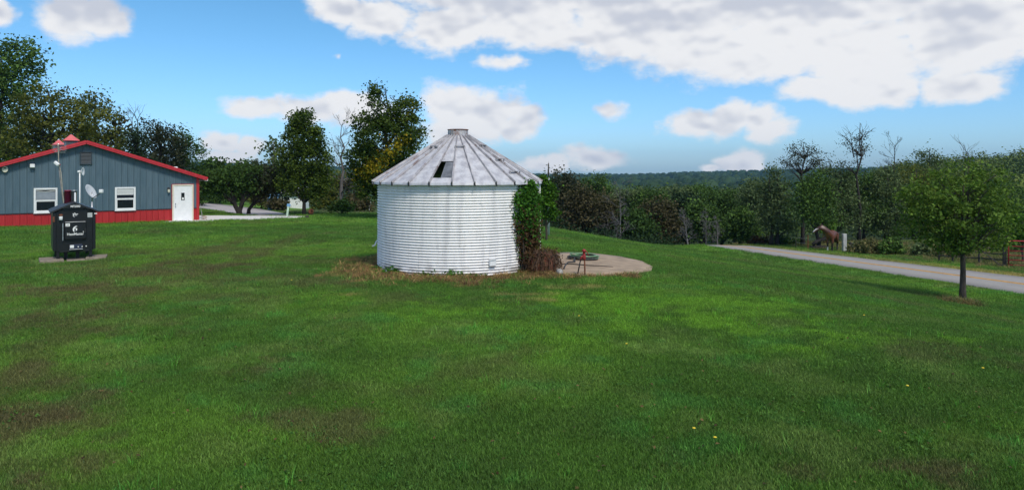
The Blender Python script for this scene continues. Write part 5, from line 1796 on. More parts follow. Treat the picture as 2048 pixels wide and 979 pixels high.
    pipe(-.13, D - .5, .105, 1.45, 2.02, mat('pipe_red', (.32, .035, .075), .5, var=.15), 'chimney_pipe')
    pipe(.05, D - .65, .085, 1.45, 2.02, M['galv'], 'chimney_pipe')
    mb = MB(); mb.bbox((.045, D - .76, 1.66), (.10, D - .73, 1.95), .01); mb.build('pipe_strap', M['sign_white'], root)
    # paving slabs under it
    for i, (a, b, c, d, lab) in enumerate([(-.86, -.30, -.28, .62, 'tan concrete slab under the left legs of the black furnace'), (.30, -.12, .82, .62, 'grey concrete slab under the right legs of the black furnace'),
                               (-.20, -.16, .26, .55, 'sunken concrete slab between the furnace legs')]):
        bm = MB()
        wx = X + (math.cos(rz) * (a + c) / 2 - math.sin(rz) * (b + d) / 2); wy = Y + (math.sin(rz) * (a + c) / 2 + math.cos(rz) * (b + d) / 2)
        bm.bbox((-(c - a) / 2, -(d - b) / 2, -.05), ((c - a) / 2, (d - b) / 2, .075 if i != 2 else .03), .012)
        o = bm.build('paving_slab', M['paver'])
        o.location = (wx, wy, gz(wx, wy)); o.rotation_euler = (0, .01, rz + (.06, -.09, .03)[i])
        tag(o, lab, 'paving slab')


build_furnace()

# ------------------------------------------------------------------ vine and brush on the bin, weeds at its foot
def bin_pt(px, py, rr=BR):
    """point on the bin's front wall seen at a photo pixel"""
    best = None
    for ai in np.linspace(FRONT - 1.55, FRONT + 1.55, 700):
        x = BIN.x + rr * math.cos(ai); y = BIN.y + rr * math.sin(ai)
        e = abs(CX + F * x / y - px)
        if best is None or e < best[0]: best = (e, ai, y)
    return best[1], CAMZ + (HY - py) / F * best[2]


def build_vine():
    rng = np.random.default_rng(8)
    a_mid, _ = bin_pt(1052, 450)
    foot = Vector((BIN.x + (BR + .12) * math.cos(a_mid), BIN.y + (BR + .12) * math.sin(a_mid), 0))
    root = empty('climbing_vine', foot, 0, 'dense green vine climbing the right side of the white bin, brown towards its foot', 'vine')
    # outline of the vine on the wall: height px -> left and right edges
    prof = [(364, 1047, 1055), (374, 1042, 1064), (385, 1034, 1072), (405, 1029, 1076), (430, 1028, 1077), (455, 1030, 1076), (480, 1034, 1075), (505, 1038, 1072), (530, 1040, 1068), (550, 1036, 1060)]
    ys = [p[0] for p in prof]
    C, T, Dd, Td = [], [], [], []
    for i in range(1500):
        py = rng.uniform(364, 552)
        l = np.interp(py, ys, [p[1] for p in prof]); r = np.interp(py, ys, [p[2] for p in prof])
        mid, hw = (l + r) / 2, (r - l) / 2
        px = mid + hw * np.clip(rng.normal(0, .55), -1.15, 1.1)
        q = 1 - ((px - mid) / hw) ** 2
        a, z = bin_pt(px, py)
        rad = BR + .03 + max(0, q) * rng.uniform(.02, .17) * (1.0 if py < 500 else .9)
        p = (BIN.x + rad * math.cos(a) - foot.x, BIN.y + rad * math.sin(a) - foot.y, z)
        deadp = sst((py - 395 + 26 * (fbm([px / 10], [py / 10], 1, 2)[0] - .5)) / 95.)
        if rng.random() < deadp * .88: Dd.append(p); Td.append(rng.uniform(0, .75))
        else: C.append(p); T.append(rng.uniform(.1, 1) * (1 - .5 * sst((py - 400) / 80.)))
    link('leaves', crown_mesh('leaves', C, .10, 7, .075, M['leaf_ivy'], rng, np.array(T), up=.1), root)
    link('dead_leaves', crown_mesh('dead_leaves', Dd, .10, 8, .065, M['leaf_dead'], rng, np.array(Td), up=.0), root)
    mb = MB()
    for k in range(26):
        px0 = rng.uniform(1040, 1066); a, _ = bin_pt(px0, 540)
        pts = []
        for j in range(7):
            py = 552 - j * rng.uniform(18, 27)
            px = px0 + rng.normal(0, 3) + j * rng.uniform(-.6, .6)
            a, z = bin_pt(np.clip(px, 1028, 1076), py)
            rad = BR + .05 + rng.uniform(0, .12)
            pts.append(Vector((BIN.x + rad * math.cos(a) - foot.x, BIN.y + rad * math.sin(a) - foot.y, z)))
        mb.tube(pts, [.014, .012, .011, .009, .008, .006, .004], 4, cap=False)
    mb.build('stems', M['bark'], root)


build_vine()


def build_stump():
    rng = np.random.default_rng(12)
    c = gp(1083, 547)
    c = Vector((c.x + .02, c.y + .25, 0)); c.z = gz(c.x, c.y)
    root = empty('tree_stump', c, 0, 'low reddish brown stump buried under dead brown vines beside the bin', 'stump')
    bm = bmesh.new()
    bmesh.ops.create_icosphere(bm, subdivisions=4, radius=1.0)
    for v in bm.verts:
        p = v.co.copy()
        n = 1 + .22 * (float(fbm([p.x * 2 + 5], [p.y * 2 + p.z * 2.3], 1.2, 3, 3)[0]) - .5) + .10 * (float(fbm([p.x * 7], [p.y * 6 + p.z * 5], 1.0, 2, 8)[0]) - .5)
        q = (abs(p.x) ** 3 + abs(p.y) ** 3 + abs(p.z) ** 3) ** (1 / 3)
        p = p / q * n
        v.co = Vector((p.x * .36, p.y * .32, max(-.1, p.z * .42 + .10)))
    me = bpy.data.meshes.new('stump_block'); bm.to_mesh(me); bm.free()
    me.materials.append(M['earth_red'])
    me.polygons.foreach_set('use_smooth', [True] * len(me.polygons))
    link('stump_block', me, root)
    mb = MB()
    for k in range(210):
        a = rng.uniform(0, 6.28); r0 = rng.uniform(.0, .36)
        p = Vector((math.cos(a) * r0, math.sin(a) * r0 * .9, rng.uniform(.48, .62)))
        a2 = a + rng.normal(0, .5); r1 = rng.uniform(.38, .52)
        m_ = Vector((math.cos(a2) * r1 * .9, math.sin(a2) * r1 * .8, rng.uniform(.28, .45)))
        e = Vector((math.cos(a2) * r1 * 1.08 + rng.normal(0, .05), math.sin(a2) * r1 + rng.normal(0, .05), rng.uniform(-.03, .22)))
        mb.tube([p, m_, e], [.006, .006, .003], 3, cap=False)
    for k in range(60):
        p = Vector((rng.uniform(-.45, .4), rng.uniform(-.42, .35), rng.uniform(.35, .6)))
        d = Vector(rng.normal(size=3)); d.z *= .5; d = d.normalized() * rng.uniform(.1, .3)
        mb.tube([p, p + d * .5 + Vector((0, 0, .03)), p + d], [.006, .005, .003], 3, cap=False)
    mb.build('dead_vines', mat('vine_brown', (.105, .062, .038), .95, var=.5, scale=14), root)
    C = [(rng.uniform(-.45, .42), rng.uniform(-.45, .3), rng.uniform(.05, .6)) for _ in range(150)]
    C = [p for p in C if (p[0] / .50) ** 2 + (p[1] / .45) ** 2 > .55 or p[2] > .45]
    link('dead_leaves', crown_mesh('dead_leaves', C, .12, 8, .055, M['leaf_dead'], rng, up=.1), root)
    C = [(rng.uniform(-.1, .42), rng.uniform(-.1, .4), rng.uniform(.52, .62)) for _ in range(26)]
    link('moss_patch', crown_mesh('moss_patch', C, .10, 12, .04, M['leaf_olive'], rng, up=.6), root)
    # stone in front
    q = gp(1119, 550)
    bm = bmesh.new(); bmesh.ops.create_icosphere(bm, subdivisions=3, radius=.10)
    for v in bm.verts:
        n = 1 + .5 * (float(fbm([v.co.x * 14 + 3], [v.co.y * 14 + v.co.z * 11], 1, 3, 2)[0]) - .5)
        v.co = Vector((v.co.x * n * .85, v.co.y * n, v.co.z * n * 1.0))
    me = bpy.data.meshes.new('stone'); bm.to_mesh(me); bm.free(); me.materials.append(M['stone'])
    o = link('stone', me, None, (q.x, q.y, gz(q.x, q.y) + .06))
    tag(o, 'pale rough stone lying in dead grass beside the brown stump', 'stone')


build_stump()


def bin_weeds():
    rng = np.random.default_rng(21)
    for i, (px, n, h, lab) in enumerate([(790, 60, .17, 'dark weed clump at the left foot of the bin'), (760, 30, .12, 'low weed clump at the outer left edge of the bin'), (853, 40, .12, 'small leafy weed against the bin front left of its middle'),
                                         (905, 36, .14, 'dark leafy weed at the front middle of the bin foot'), (938, 26, .10, 'little weed at the bin foot below the junction box side')]):
        a, _ = bin_pt(px, 545)
        x, y = BIN.x + (BR + .10) * math.cos(a), BIN.y + (BR + .10) * math.sin(a)
        root = empty('weed', (x, y, gz(x, y)), 0, lab, 'weed')
        C = [(rng.normal(0, .13), rng.normal(0, .05), abs(rng.normal(h * .55, h * .4))) for _ in range(n)]
        link('leaves', crown_mesh('leaves', C, .05, 5, .055, M['leaf_ivy'], rng, up=.4), root)
        mb = MB()
        for c in C[:14]: mb.tube([(c[0] * .5, c[1] * .5, -.02), c], [.005, .002], 3, cap=False)
        mb.build('stems', M['stem_green'], root)


bin_weeds()

# ------------------------------------------------------------------ pump, hose and stick on the pad
def pad_z(x, y): return gz(x, y) + .037


def build_pad_things():
    p = gp(1170, 551); p.z = gz(p.x, p.y)
    k = p.y / F
    root = empty('water_hydrant', p, 0, 'old red yard hydrant on a rusty pipe at the edge of the pad', 'hydrant')
    def L(px, py, dy=0): return Vector(((px - 1170) * k, dy, (551 - py) * k))
    mb = MB(); mb.tube([(0, 0, -.1), L(1169.5, 530), L(1169, 519)], .019, 8); mb.build('standpipe', M['rust'], root, smooth=True)
    mb = MB(); mb.tube([L(1154, 553, .05) - Vector((0, 0, .05)), L(1158, 536, .03), L(1161, 520, 0)], .017, 6); mb.build('brace', M['dark_metal'], root, smooth=True)
    mb = MB()
    mb.lathe([(.035, .0), (.045, .02), (.045, .10), (.032, .13), (.032, .19), (.05, .20), (.05, .235), (.03, .26)], 12, 0, Matrix.Translation(L(1168, 519)))
    mb.build('head', M['pump_red'], root, smooth=True)
    mb = MB(); mb.tube([L(1168, 511), L(1163, 513, -.02), L(1160.5, 519, -.03)], [.026, .022, .024], 8); mb.build('nozzle', M['pump_red'], root, smooth=True)
    mb = MB(); mb.tube([L(1166, 502), L(1171, 501), L(1174.5, 505), L(1178, 512)], [.016, .016, .012, .010], 6); mb.build('handle', M['pump_red'], root, smooth=True)
    # coiled hoses
    c = gp(1168, 520)
    rng = np.random.default_rng(4)
    def coil(name, label, mt, turns, rx, r, dz, seed, tail=None):
        rg = np.random.default_rng(seed)
        pts = []
        n = turns * 26
        dx0, dy0 = rg.normal(0, .03), rg.normal(0, .03)
        for i in range(n + 1):
            t = 2 * math.pi * i / 26
            turn = i / 26
            R = rx * (1 + .10 * math.sin(turn * 2.4 + seed) - .02 * turn)
            x = c.x + dx0 + R * math.cos(t + seed) + .03 * math.sin(3.1 * turn); y = c.y + dy0 + R * .95 * math.sin(t + seed)
            pts.append(Vector((x, y, pad_z(x, y) + r + dz + .012 * turn + .04 * max(0, math.sin(t * .5 + turn * 1.7 + seed)) ** 2)))
        if tail:
            for q in tail: pts.append(Vector((q.x, q.y, pad_z(q.x, q.y) + r)))
        mb = MB(); mb.tube(pts, r, 6)
        o = mb.build(name, mt, None, smooth=True)
        tag(o, label, 'hose')
    coil('garden_hose', 'green garden hose coiled on the concrete pad behind the red hydrant', M['hose_green'], 6, .40, .016, .03, 1)
    coil('water_pipe', 'black plastic pipe coiled with the green hose, one end trailing on the pad', M['hose_dark'], 4, .43, .019, .005, 4, tail=[gp(1150, 527), gp(1136, 528), gp(1130, 535), gp(1128, 541)])
    a, b = gp(1122, 531), gp(1226, 537)
    mb = MB()
    pts = [a.lerp(b, f) for f in (0, .25, .5, .75, 1)]
    for i, q in enumerate(pts): q.z = pad_z(q.x, q.y) + .014; q.y += (.0, .06, -.05, .03, 0)[i]
    mb.tube(pts, [.012, .015, .014, .012, .006], 5)
    tag(mb.build('stick', M['wood_dark'], None, smooth=True), 'thin dark stick lying across the pad in front of the hose', 'stick')


build_pad_things()

# ------------------------------------------------------------------ utility pole and things at the left
def build_poles():
    Y = 30.5; px = 1097
    X = (px - CX) / F * Y; g = gz(X, Y)
    k = Y / F
    root = empty('utility_pole', (X, Y, g), 0, 'grey service pole with a dark cap rising behind the bright bush', 'utility pole')
    h = CAMZ + (HY - 327) * k - g
    mb = MB(); mb.tube([(0, 0, -.2), (0, 0, h * .78), (0, 0, h * .80)], [.055, .050, .045], 8); mb.build('pole', M['pole_grey'], root, smooth=True)
    mb = MB(); mb.tube([(0, 0, h * .80), (0, 0, h)], [.034, .028], 8); mb.tube([(0, 0, h), (.0, 0, h + .10)], [.008, .004], 5); mb.build('pole_cap', M['wood_dark'], root, smooth=True)
    # white post behind the maple
    q = gp(740, 424)
    mb = MB(); mb.bbox((-.07, -.07, -.1), (.07, .07, .95), .02)
    o = mb.build('marker_post', M['white_paint'], None, loc=(q.x, q.y, gz(q.x, q.y))); tag(o, 'plain white post standing below the maple beside the bin', 'post')
    # leaning pale green marker by the driveway tip
    q = gp(574, 432.3)
    root = empty('roadside_marker', (q.x, q.y, gz(q.x, q.y)), 0, 'pale green marker post leaning beside the driveway end', 'post')
    mb = MB(); Mx = Matrix.Rotation(math.radians(8), 4, 'Y'); mb.bbox((-.06, -.03, -.1), (.06, .03, .62), .01, 0, Mx); mb.build('post', M['marker'], root)
    mb = MB(); mb.bbox((-.10, -.045, .60), (.12, .045, .78), .03, 0, Mx); mb.build('marker_head', M['blue_plastic'], root)
    # utility pedestal and blue bin near the lane
    q = gp(532, 411)
    mb = MB(); mb.bbox((-.14, -.1, -.1), (.14, .1, .75), .03); mb.bbox((-.16, -.12, .70), (.16, .12, .80), .03)
    tag(mb.build('utility_pedestal', M['pole_grey'], None, loc=(q.x, q.y, gz(q.x, q.y))), 'small grey utility pedestal on the grass beyond the lane', 'utility box')
    q = at(547, 399, 58)
    g = gz(q.x, q.y)
    mb = MB(); mb.lathe([(.42, 0), (.50, .1), (.52, 1.35), (.46, 1.5), (.2, 1.6)], 14)
    tag(mb.build('plastic_tank', M['blue_plastic'], None, smooth=True, loc=(q.x, q.y, g)), 'pale blue plastic tank half hidden behind shrubs by the shed', 'tank')
    # rusty barrel on its side
    q = gp(622, 431)
    root = empty('rusty_barrel', (q.x, q.y, gz(q.x, q.y)), 0, 'rusty dark barrel lying on a low stand right of the egg shaped tree', 'barrel')
    Mx = Matrix.Translation((0, 0, .26)) @ Matrix.Rotation(math.radians(86), 4, 'X') @ Matrix.Rotation(.3, 4, 'Y')
    mb = MB(); mb.lathe([(.13, -.3), (.15, -.3), (.15, -.1), (.158, -.09), (.15, -.08), (.15, .1), (.158, .11), (.15, .12), (.15, .3), (.13, .3)], 18, 0, Mx); mb.build('drum', M['rust'], root, smooth=True)
    mb = MB(); mb.lathe([(.13, .30), (.12, .285), (.001, .285)], 18, 0, Mx); mb.build('drum_end', mat('drum_end', (.06, .018, .014), .9, var=.4), root)
    for s in (-.12, .12):
        mb = MB(); mb.box((-.14, s - .03, -.08), (.14, s + .03, .13)); mb.build('cradle', M['wood_dark'], root)
    # short brown stake
    q = gp(614, 436)
    mb = MB(); mb.bbox((-.08, -.08, -.1), (.09, .08, .16), .02)
    tag(mb.build('wooden_block', M['wood_dark'], None, loc=(q.x, q.y, gz(q.x, q.y))), 'small dark wooden block at the driveway tip below the barrel', 'block')
    # red flowering bush at the building corner
    root = empty('flowering_bush', (*gp(404, 412)[:2], 0), 0, 'dark red flowering bush just past the building corner', 'bush')
    root.location.z = gz(root.location.x, root.location.y)
    kk = root.location.y / F
    h = CAMZ + (HY - 377) * kk - root.location.z
    rng = np.random.default_rng(3)
    C = [(rng.normal(0, .22), rng.normal(0, .2), h + rng.normal(0, .16)) for _ in range(30)]
    link('flowers', crown_mesh('flowers', C, .15, 12, .10, leaf_mat('petal', (.07, .008, .025), (.20, .02, .06), trans=.2), rng), root)
    C = [(rng.normal(0, .4), rng.normal(0, .3), rng.uniform(.2, h * .95)) for _ in range(46)]
    link('leaves', crown_mesh('leaves', C, .3, 20, .14, M['leaf_dark'], rng), root)
    mb = MB()
    for c in C[:12]: mb.tube([(0, 0, -.05), (c[0] * .5, c[1] * .5, c[2] * .6), c], [.03, .02, .006], 4, cap=False)
    mb.build('stems', M['bark'], root)
    # litter of hose and hook by the building corner
    q = gp(404, 441)
    root = empty('hose_reel', (q.x, q.y, gz(q.x, q.y)), .3, 'thin pale hose stand against the building corner', 'hose stand')
    mb = MB(); mb.tube([(0, 0, -.05), (-.03, 0, .45), (-.07, 0, .85)], .012, 5); mb.tube([(.10, 0, -.05), (.02, 0, .3), (-.05, 0, .62)], .010, 5); mb.build('stand', M['bark_pale'], root)
    mb = MB(); mb.tube([(.12 + .12 * math.cos(t), .05 + .10 * math.sin(t), .05 + .02 * t) for t in np.linspace(0, 12, 40)], .016, 5); mb.build('hose_coil', mat('hose_tan', (.30, .17, .09), .7), root, smooth=True)


build_poles()


def build_shed():
    Y = 66.0
    q = at(583, 400, Y)
    g = gz(q.x, Y)
    k = Y / F
    root = empty('white_shed', (q.x, Y, g), math.radians(8), 'small white painted shed with a dark window behind the egg shaped tree', 'shed')
    w = 48 * k; zt = CAMZ + (HY - 388) * k - g
    x0, x1 = -w * .48, w * .52
    n = 14
    for i in range(n):
        a, b = x0 + (x1 - x0) * i / n, x0 + (x1 - x0) * (i + 1) / n - .012
        mb = MB(); mb.bbox((a, -.03, -.2), (b, .0, zt), .006); mb.build('plank', M['white_paint'], root)
    mb = MB(); mb.box((x0 + .01, .005, -.2), (x1 - .01, 3.0, zt - .03)); mb.build('wall', M['white_paint'], root)
    mb = MB()
    mb.raw([(x0 - .25, -.35, zt - .02), (x1 + .25, -.35, zt - .02), (x1 + .25, 1.6, zt + .62), (x0 - .25, 1.6, zt + .62), (x0 - .25, -.35, zt + .05), (x1 + .25, -.35, zt + .05), (x1 + .25, 1.6, zt + .69), (x0 - .25, 1.6, zt + .69)],
           [(3, 2, 1, 0), (4, 5, 6, 7), (0, 1, 5, 4), (1, 2, 6, 5), (3, 0, 4, 7), (2, 3, 7, 6)])
    mb.raw([(x0 - .25, 1.6, zt + .69), (x1 + .25, 1.6, zt + .69), (x1 + .25, 3.3, zt + .0), (x0 - .25, 3.3, zt + .0)], [(0, 1, 2, 3)])
    mb.build('roof', M['pole_grey'], root)
    wx0, wx1 = -w * .30, -w * .07
    zz0, zz1 = CAMZ + (HY - 408) * k - g, CAMZ + (HY - 394) * k - g
    mb = MB()
    for lo, hi in (((wx0 - .06, zz0 - .06), (wx1 + .06, zz0)), ((wx0 - .06, zz1), (wx1 + .06, zz1 + .06)), ((wx0 - .06, zz0), (wx0, zz1)), ((wx1, zz0), (wx1 + .06, zz1))):
        mb.box((lo[0], -.06, lo[1]), (hi[0], -.032, hi[1]))
    mb.box((wx0, -.055, (zz0 + zz1) / 2 - .02), (wx1, -.034, (zz0 + zz1) / 2 + .02))
    wd = mb.build('window', M['white_paint'], root)
    mb = MB(); mb.box((wx0, -.045, zz0), (wx1, -.033, zz1)); mb.build('pane', M['glass'], wd)


build_shed()

# ------------------------------------------------------------------ beyond the road: horse, posts, rails, gate
def horse():
    p = gp(1664, 499)
    Y = 46.3
    X = (1664 - CX) / F * Y
    g = gz(X, Y)
    hd = math.radians(270 - 38)              # towards the camera, a little to its left
    root = empty('horse', (X, Y, g), hd, 'bay horse with a white blaze standing beside the road, head turned left', 'horse')
    V, E, R = [], [], []
    def add(p, r, par=None):
        V.append(p); R.append(r)
        if par is not None: E.append((par, len(V) - 1))
        return len(V) - 1
    pel = add((-.55, 0, 1.17), .31)
    loin = add((-.22, 0, 1.15), .29, pel)
    mid = add((.10, 0, 1.11), .33, loin)
    wit = add((.42, 0, 1.17), .30, mid)
    chest = add((.62, 0, 1.10), .25, wit)
    n1 = add((.78, -.07, 1.32), .225, chest)
    n2 = add((.92, -.24, 1.50), .175, n1)
    poll = add((1.00, -.42, 1.66), .12, n2)
    # head in profile to the camera's left
    hx, hy = .55, -.83
    jaw = add((1.00 + hx * .15, -.42 + hy * .15, 1.575), .130, poll)
    mface = add((1.00 + hx * .34, -.42 + hy * .34, 1.44), .095, jaw)
    muz = add((1.00 + hx * .48, -.42 + hy * .48, 1.33), .078, mface)
    add((1.00 + hx * .54, -.42 + hy * .54, 1.28), .062, muz)
    for s in (-1, 1):
        e = add((.97 + .83 * .06 * s, -.40 + .55 * .06 * s, 1.76), .034, poll)
        add((1.00 + .83 * .08 * s, -.41 + .55 * .08 * s, 1.87), .011, e)
    for s in (-1, 1):
        dx = .05 * s
        sh = add((.52 + dx, .16 * s, .98), .13, wit)
        el = add((.50 + dx, .17 * s, .80), .095, sh)
        kn = add((.53 + dx, .16 * s, .48), .062, el)
        cn = add((.52 + dx, .16 * s, .30), .042, kn)
        ft = add((.52 + dx, .16 * s, .13), .050, cn)
        add((.56 + dx, .16 * s, .035), .062, ft)
        hp = add((-.58 + dx, .17 * s, 1.0), .18, pel)
        st = add((-.48 + dx, .19 * s, .82), .13, hp)
        hk = add((-.74 + dx, .18 * s, .53), .068, st)
        c2 = add((-.70 + dx, .18 * s, .32), .046, hk)
        f2 = add((-.67 + dx, .18 * s, .13), .052, c2)
        add((-.62 + dx, .18 * s, .035), .064, f2)
    me = bpy.data.meshes.new('body'); me.from_pydata(V, E, [])
    o = bpy.data.objects.new('body', me); COL.objects.link(o)
    sk = o.modifiers.new('skin', 'SKIN'); sk.use_smooth_shade = True
    for i, r in enumerate(R):
        me.skin_vertices[0].data[i].radius = (r, r)
        me.skin_vertices[0].data[i].use_root = (i == 0)
    sb = o.modifiers.new('sub', 'SUBSURF'); sb.levels = 2; sb.render_levels = 2
    dg = bpy.context.evaluated_depsgraph_get()
    m2 = bpy.data.meshes.new_from_object(o.evaluated_get(dg))
    bpy.data.objects.remove(o)
    n = len(m2.vertices)
    co = np.empty(n * 3, np.float32); m2.vertices.foreach_get('co', co); co = co.reshape(-1, 3)
    col = np.tile(np.array([[.115, .038, .018]]), (n, 1))
    blk = np.array([.012, .009, .008])
    leg = sst((.72 - co[:, 2]) / .22)
    col = lerp3(col, blk, leg)
    hd_t = (co[:, 0] - 1.00) * hx + (co[:, 1] + .42) * hy
    headm = sst((hd_t + .02) / .15) * (co[:, 2] > 1.3) * (co[:, 0] > .85)
    col = lerp3(col, (.040, .016, .010), headm * .9)
    neck = sst((co[:, 0] - .72) / .2) * (co[:, 2] > 1.25) * (1 - headm)
    col = lerp3(col, (.055, .019, .011), neck * .9)
    col = lerp3(col, (.19, .066, .032), sst((co[:, 2] - 1.22) / .2) * sst((.35 - co[:, 0]) / .3) * .6)
    # blaze down the front of the face and a white nose
    up = (co[:, 2] - (1.665 - .70 * hd_t))
    blaze = sst((up - .045) / .03) * (hd_t > .24) * (co[:, 2] < 1.56) * (headm > .4)
    nose = sst((hd_t - .44) / .06) * sst((up - .0) / .05) * (headm > .4)
    col = lerp3(col, (.55, .52, .50), np.clip(blaze + nose * .6, 0, 1))
    sock = (np.abs(co[:, 0] - .58) < .16) * (co[:, 1] < -.05) * sst((.34 - co[:, 2]) / .05) * (co[:, 2] > .08)
    col = lerp3(col, (.55, .52, .48), sock.astype(float))
    a = m2.attributes.new('coat', 'FLOAT_COLOR', 'POINT')
    a.data.foreach_set('color', np.concatenate([col, np.ones((n, 1))], 1).astype(np.float32).ravel())
    m, t, b = new_mat('horse_coat')
    at_ = t.n('ShaderNodeAttribute', attribute_name='coat')
    t.put(b.inputs['Base Color'], at_.outputs['Color']); b.inputs['Roughness'].default_value = .45
    m2.materials.clear(); m2.materials.append(m)
    m2.polygons.foreach_set('use_smooth', [True] * len(m2.polygons))
    m2.name = 'body'
    link('body', m2, root)
    rng = np.random.default_rng(2)
    hair = mat('horse_hair', (.014, .010, .009), .6, var=.3)
    mb = MB()
    for i in range(60):
        f = rng.random()
        pth = [Vector((.58, 0.0, 1.47)), Vector((.80, -.16, 1.62)), Vector((.95, -.38, 1.78))]
        p = pth[0].lerp(pth[1], f * 2) if f < .5 else pth[1].lerp(pth[2], f * 2 - 1)
        s = -1
        mb.tube([p, p + Vector((.04, s * .06, -.04)), p + Vector((.10 + rng.normal(0, .02), s * .12, -.16 - .12 * rng.random()))], [.018, .016, .004], 3, cap=False)
    mb.build('mane', hair, root)
    mb = MB(); 
    for i in range(16):
        mb.tube([(-.78, 0, 1.28), (-.92 + rng.normal(0, .02), rng.normal(0, .03), 1.05), (-.93 + rng.normal(0, .03), rng.normal(0, .05), .72), (-.88, rng.normal(0, .05), .5)], [.03, .03, .025, .006], 4, cap=False)
    mb.build('tail', hair, root)
    for s in (-1, 1):
        c = Vector((1.00 + hx * .19 + .83 * .10 * s, -.42 + hy * .19 + .55 * .10 * s, 1.58))
        mb = MB(); mb.lathe([(.001, -.016), (.013, -.01), (.017, 0), (.013, .01), (.001, .016)], 8, 0, Matrix.Translation(c)); mb.build('eye', M['void'], root, smooth=True)


horse()


def post(name, label, px, base_py, top_py, Y, r, mt, cat='fence post', square=False, lean=0.0, group=None):
    X = (px - CX) / F * Y; g = gz(X, Y)
    h = CAMZ + (HY - top_py) / F * Y - g
    mb = MB()
    if square: mb.bbox((-r, -r, -.2), (r, r, h), .02, 0, Matrix.Rotation(lean, 4, 'Y'))
    else: mb.tube([(0, 0, -.2), (h * .5 * math.sin(lean), .0, h * .5), (h * math.sin(lean), 0, h)], [r * 1.05, r, r * .92], 9)
    o = mb.build(name, mt, None, smooth=False, loc=(X, Y, g))
    tag(o, label, cat, group)
    return Vector((X, Y, g)), h


post('fence_post', 'thick pale grey square post right beside the horse', 1688.5, 499, 467, 46.0, .12, M['wood_grey'], square=True)
P1, h1 = post('fence_post', 'short dark post behind the pale grey one', 1701, 500, 484, 47.5, .13, M['wood_dark'])
P2, h2 = post('fence_post', 'short dark post among the tan weeds', 1764, 505, 485, 45.0, .12, M['wood_dark'])
P3, h3 = post('fence_post', 'thin rusty steel stake left of the horse', 1616, 497, 470, 47.5, .03, M['rust'])
P4, h4 = post('fence_post', 'thin dark stake under the left trees', 1592, 495, 476, 48.5, .03, M['wood_dark'])
mb = MB()
for z in (.42, .75):
    mb.tube([Vector((P1.x, P1.y, P1.z + z * .6)), (P1 + P2) / 2 + Vector((0, 0, z * .6 - .03)), Vector((P2.x, P2.y, P2.z + z * .6))], .014, 4)
    mb.tube([Vector((P4.x, P4.y, P4.z + z)), (P4 + P3) / 2 + Vector((0, 0, z - .03)), Vector((P3.x, P3.y, P3.z + z))], .010, 4)
tag(mb.build('fence_wire', M['wire']), 'sagging grey fence wire strung between the short dark posts', 'wire')
# fallen trunk leaning behind the horse
a, b = at(1634, 482, 48.5), at(1657, 474, 49)
mb = MB(); mb.tube([a - Vector((.3, 0, .25)), a, b, b + Vector((.9, .3, .25))], [.13, .13, .11, .08], 8)
o = mb.build('fallen_log', M['bark_dark'], None, smooth=True); tag(o, 'dark fallen trunk leaning up behind the horse', 'log')
q = at(1642, 491, 48.5)
mb = MB(); mb.tube([Vector((q.x - .7, 48.5, gz(q.x - .7, 48.5) + .1)), Vector((q.x + .6, 48.7, gz(q.x + .6, 48.7) + .13))], [.12, .09], 7)
tag(mb.build('fallen_branch', M['bark_dark'], None, smooth=True), 'short dark branch lying in the grass left of the horse', 'log')

# brushy clumps along the fence line
def clump(label, px, py, Y, w, h, mt, n, leaf, seed, name='weed_clump', up=0):
    rng = np.random.default_rng(seed)
    X = (px - CX) / F * Y; g = gz(X, Y); k = Y / F
    root = empty(name, (X, Y, g), 0, label, 'plant')
    C = []
    for i in range(n):
        a = rng.uniform(0, 6.28); r = rng.uniform(0, 1) ** .6
        C.append((w * k * r * math.cos(a), w * k * .5 * r * math.sin(a), h * k * rng.uniform(.15, 1.0) * (1 - .55 * r * r)))
    link('foliage', crown_mesh('foliage', C, .22, 14, leaf, M[mt], rng, up=up), root)
    mb = MB()
    for c in C[:26]:
        mb.tube([(c[0] * .7, c[1] * .7, -.05), (c[0] * .9, c[1] * .9, c[2] * .7), (c[0] * 1.05, c[1], c[2] * 1.15)], [.014, .010, .004], 3, cap=False)
    mb.build('stems', M['straw'], root)
for i, (lab, px, Y, w, h, mt, n, lf) in enumerate([
        ('tan dried weeds right of the pale grey post', 1722, 44.5, 26, 24, 'weed', 70, .16),
        ('olive and tan bush of weeds left of the young oak', 1750, 43.5, 34, 30, 'weed', 80, .16),
        ('green leafy bush among tan weeds by the fence', 1783, 43, 26, 36, 'leaf_mid', 70, .18),
        ('pale grey leaved bush behind the oak crown', 1842, 42, 20, 34, 'leaf_grey', 56, .15),
        ('low brown weeds at the foot of the left roadside trees', 1530, 54, 34, 18, 'leaf_brown', 50, .16),
        ('dark shrub at the foot of the twin trunked tree', 1570, 53, 30, 20, 'leaf_dark', 50, .18),
        ('reddish brown dead weeds where the road disappears', 1512, 54, 16, 20, 'leaf_dead', 30, .14),
        ('light green sapling bush behind the horse head', 1652, 53, 16, 66, 'leaf_bright', 46, .18),
        ('tall green weeds along the wooden fence', 1905, 41, 34, 26, 'weed', 60, .15),
        ('leafy bush behind the red gate', 2030, 44, 40, 60, 'leaf_mid', 90, .18)]):
    clump(lab, px, 0, Y, w, h, mt, n, lf, 300 + i)
# bright leafy branches at the right edge, behind the gate
tree('sapling', 'light green sapling at the right edge beside the red gate', 2046, 38, [(2035, 445, 30, 18), (2050, 465, 34, 16), (2025, 470, 16, 10)], 'leaf_bright', cat='sapling', clumps=60, per=22, leaf=.16, trunk=.05, seed=140, crad=.3)

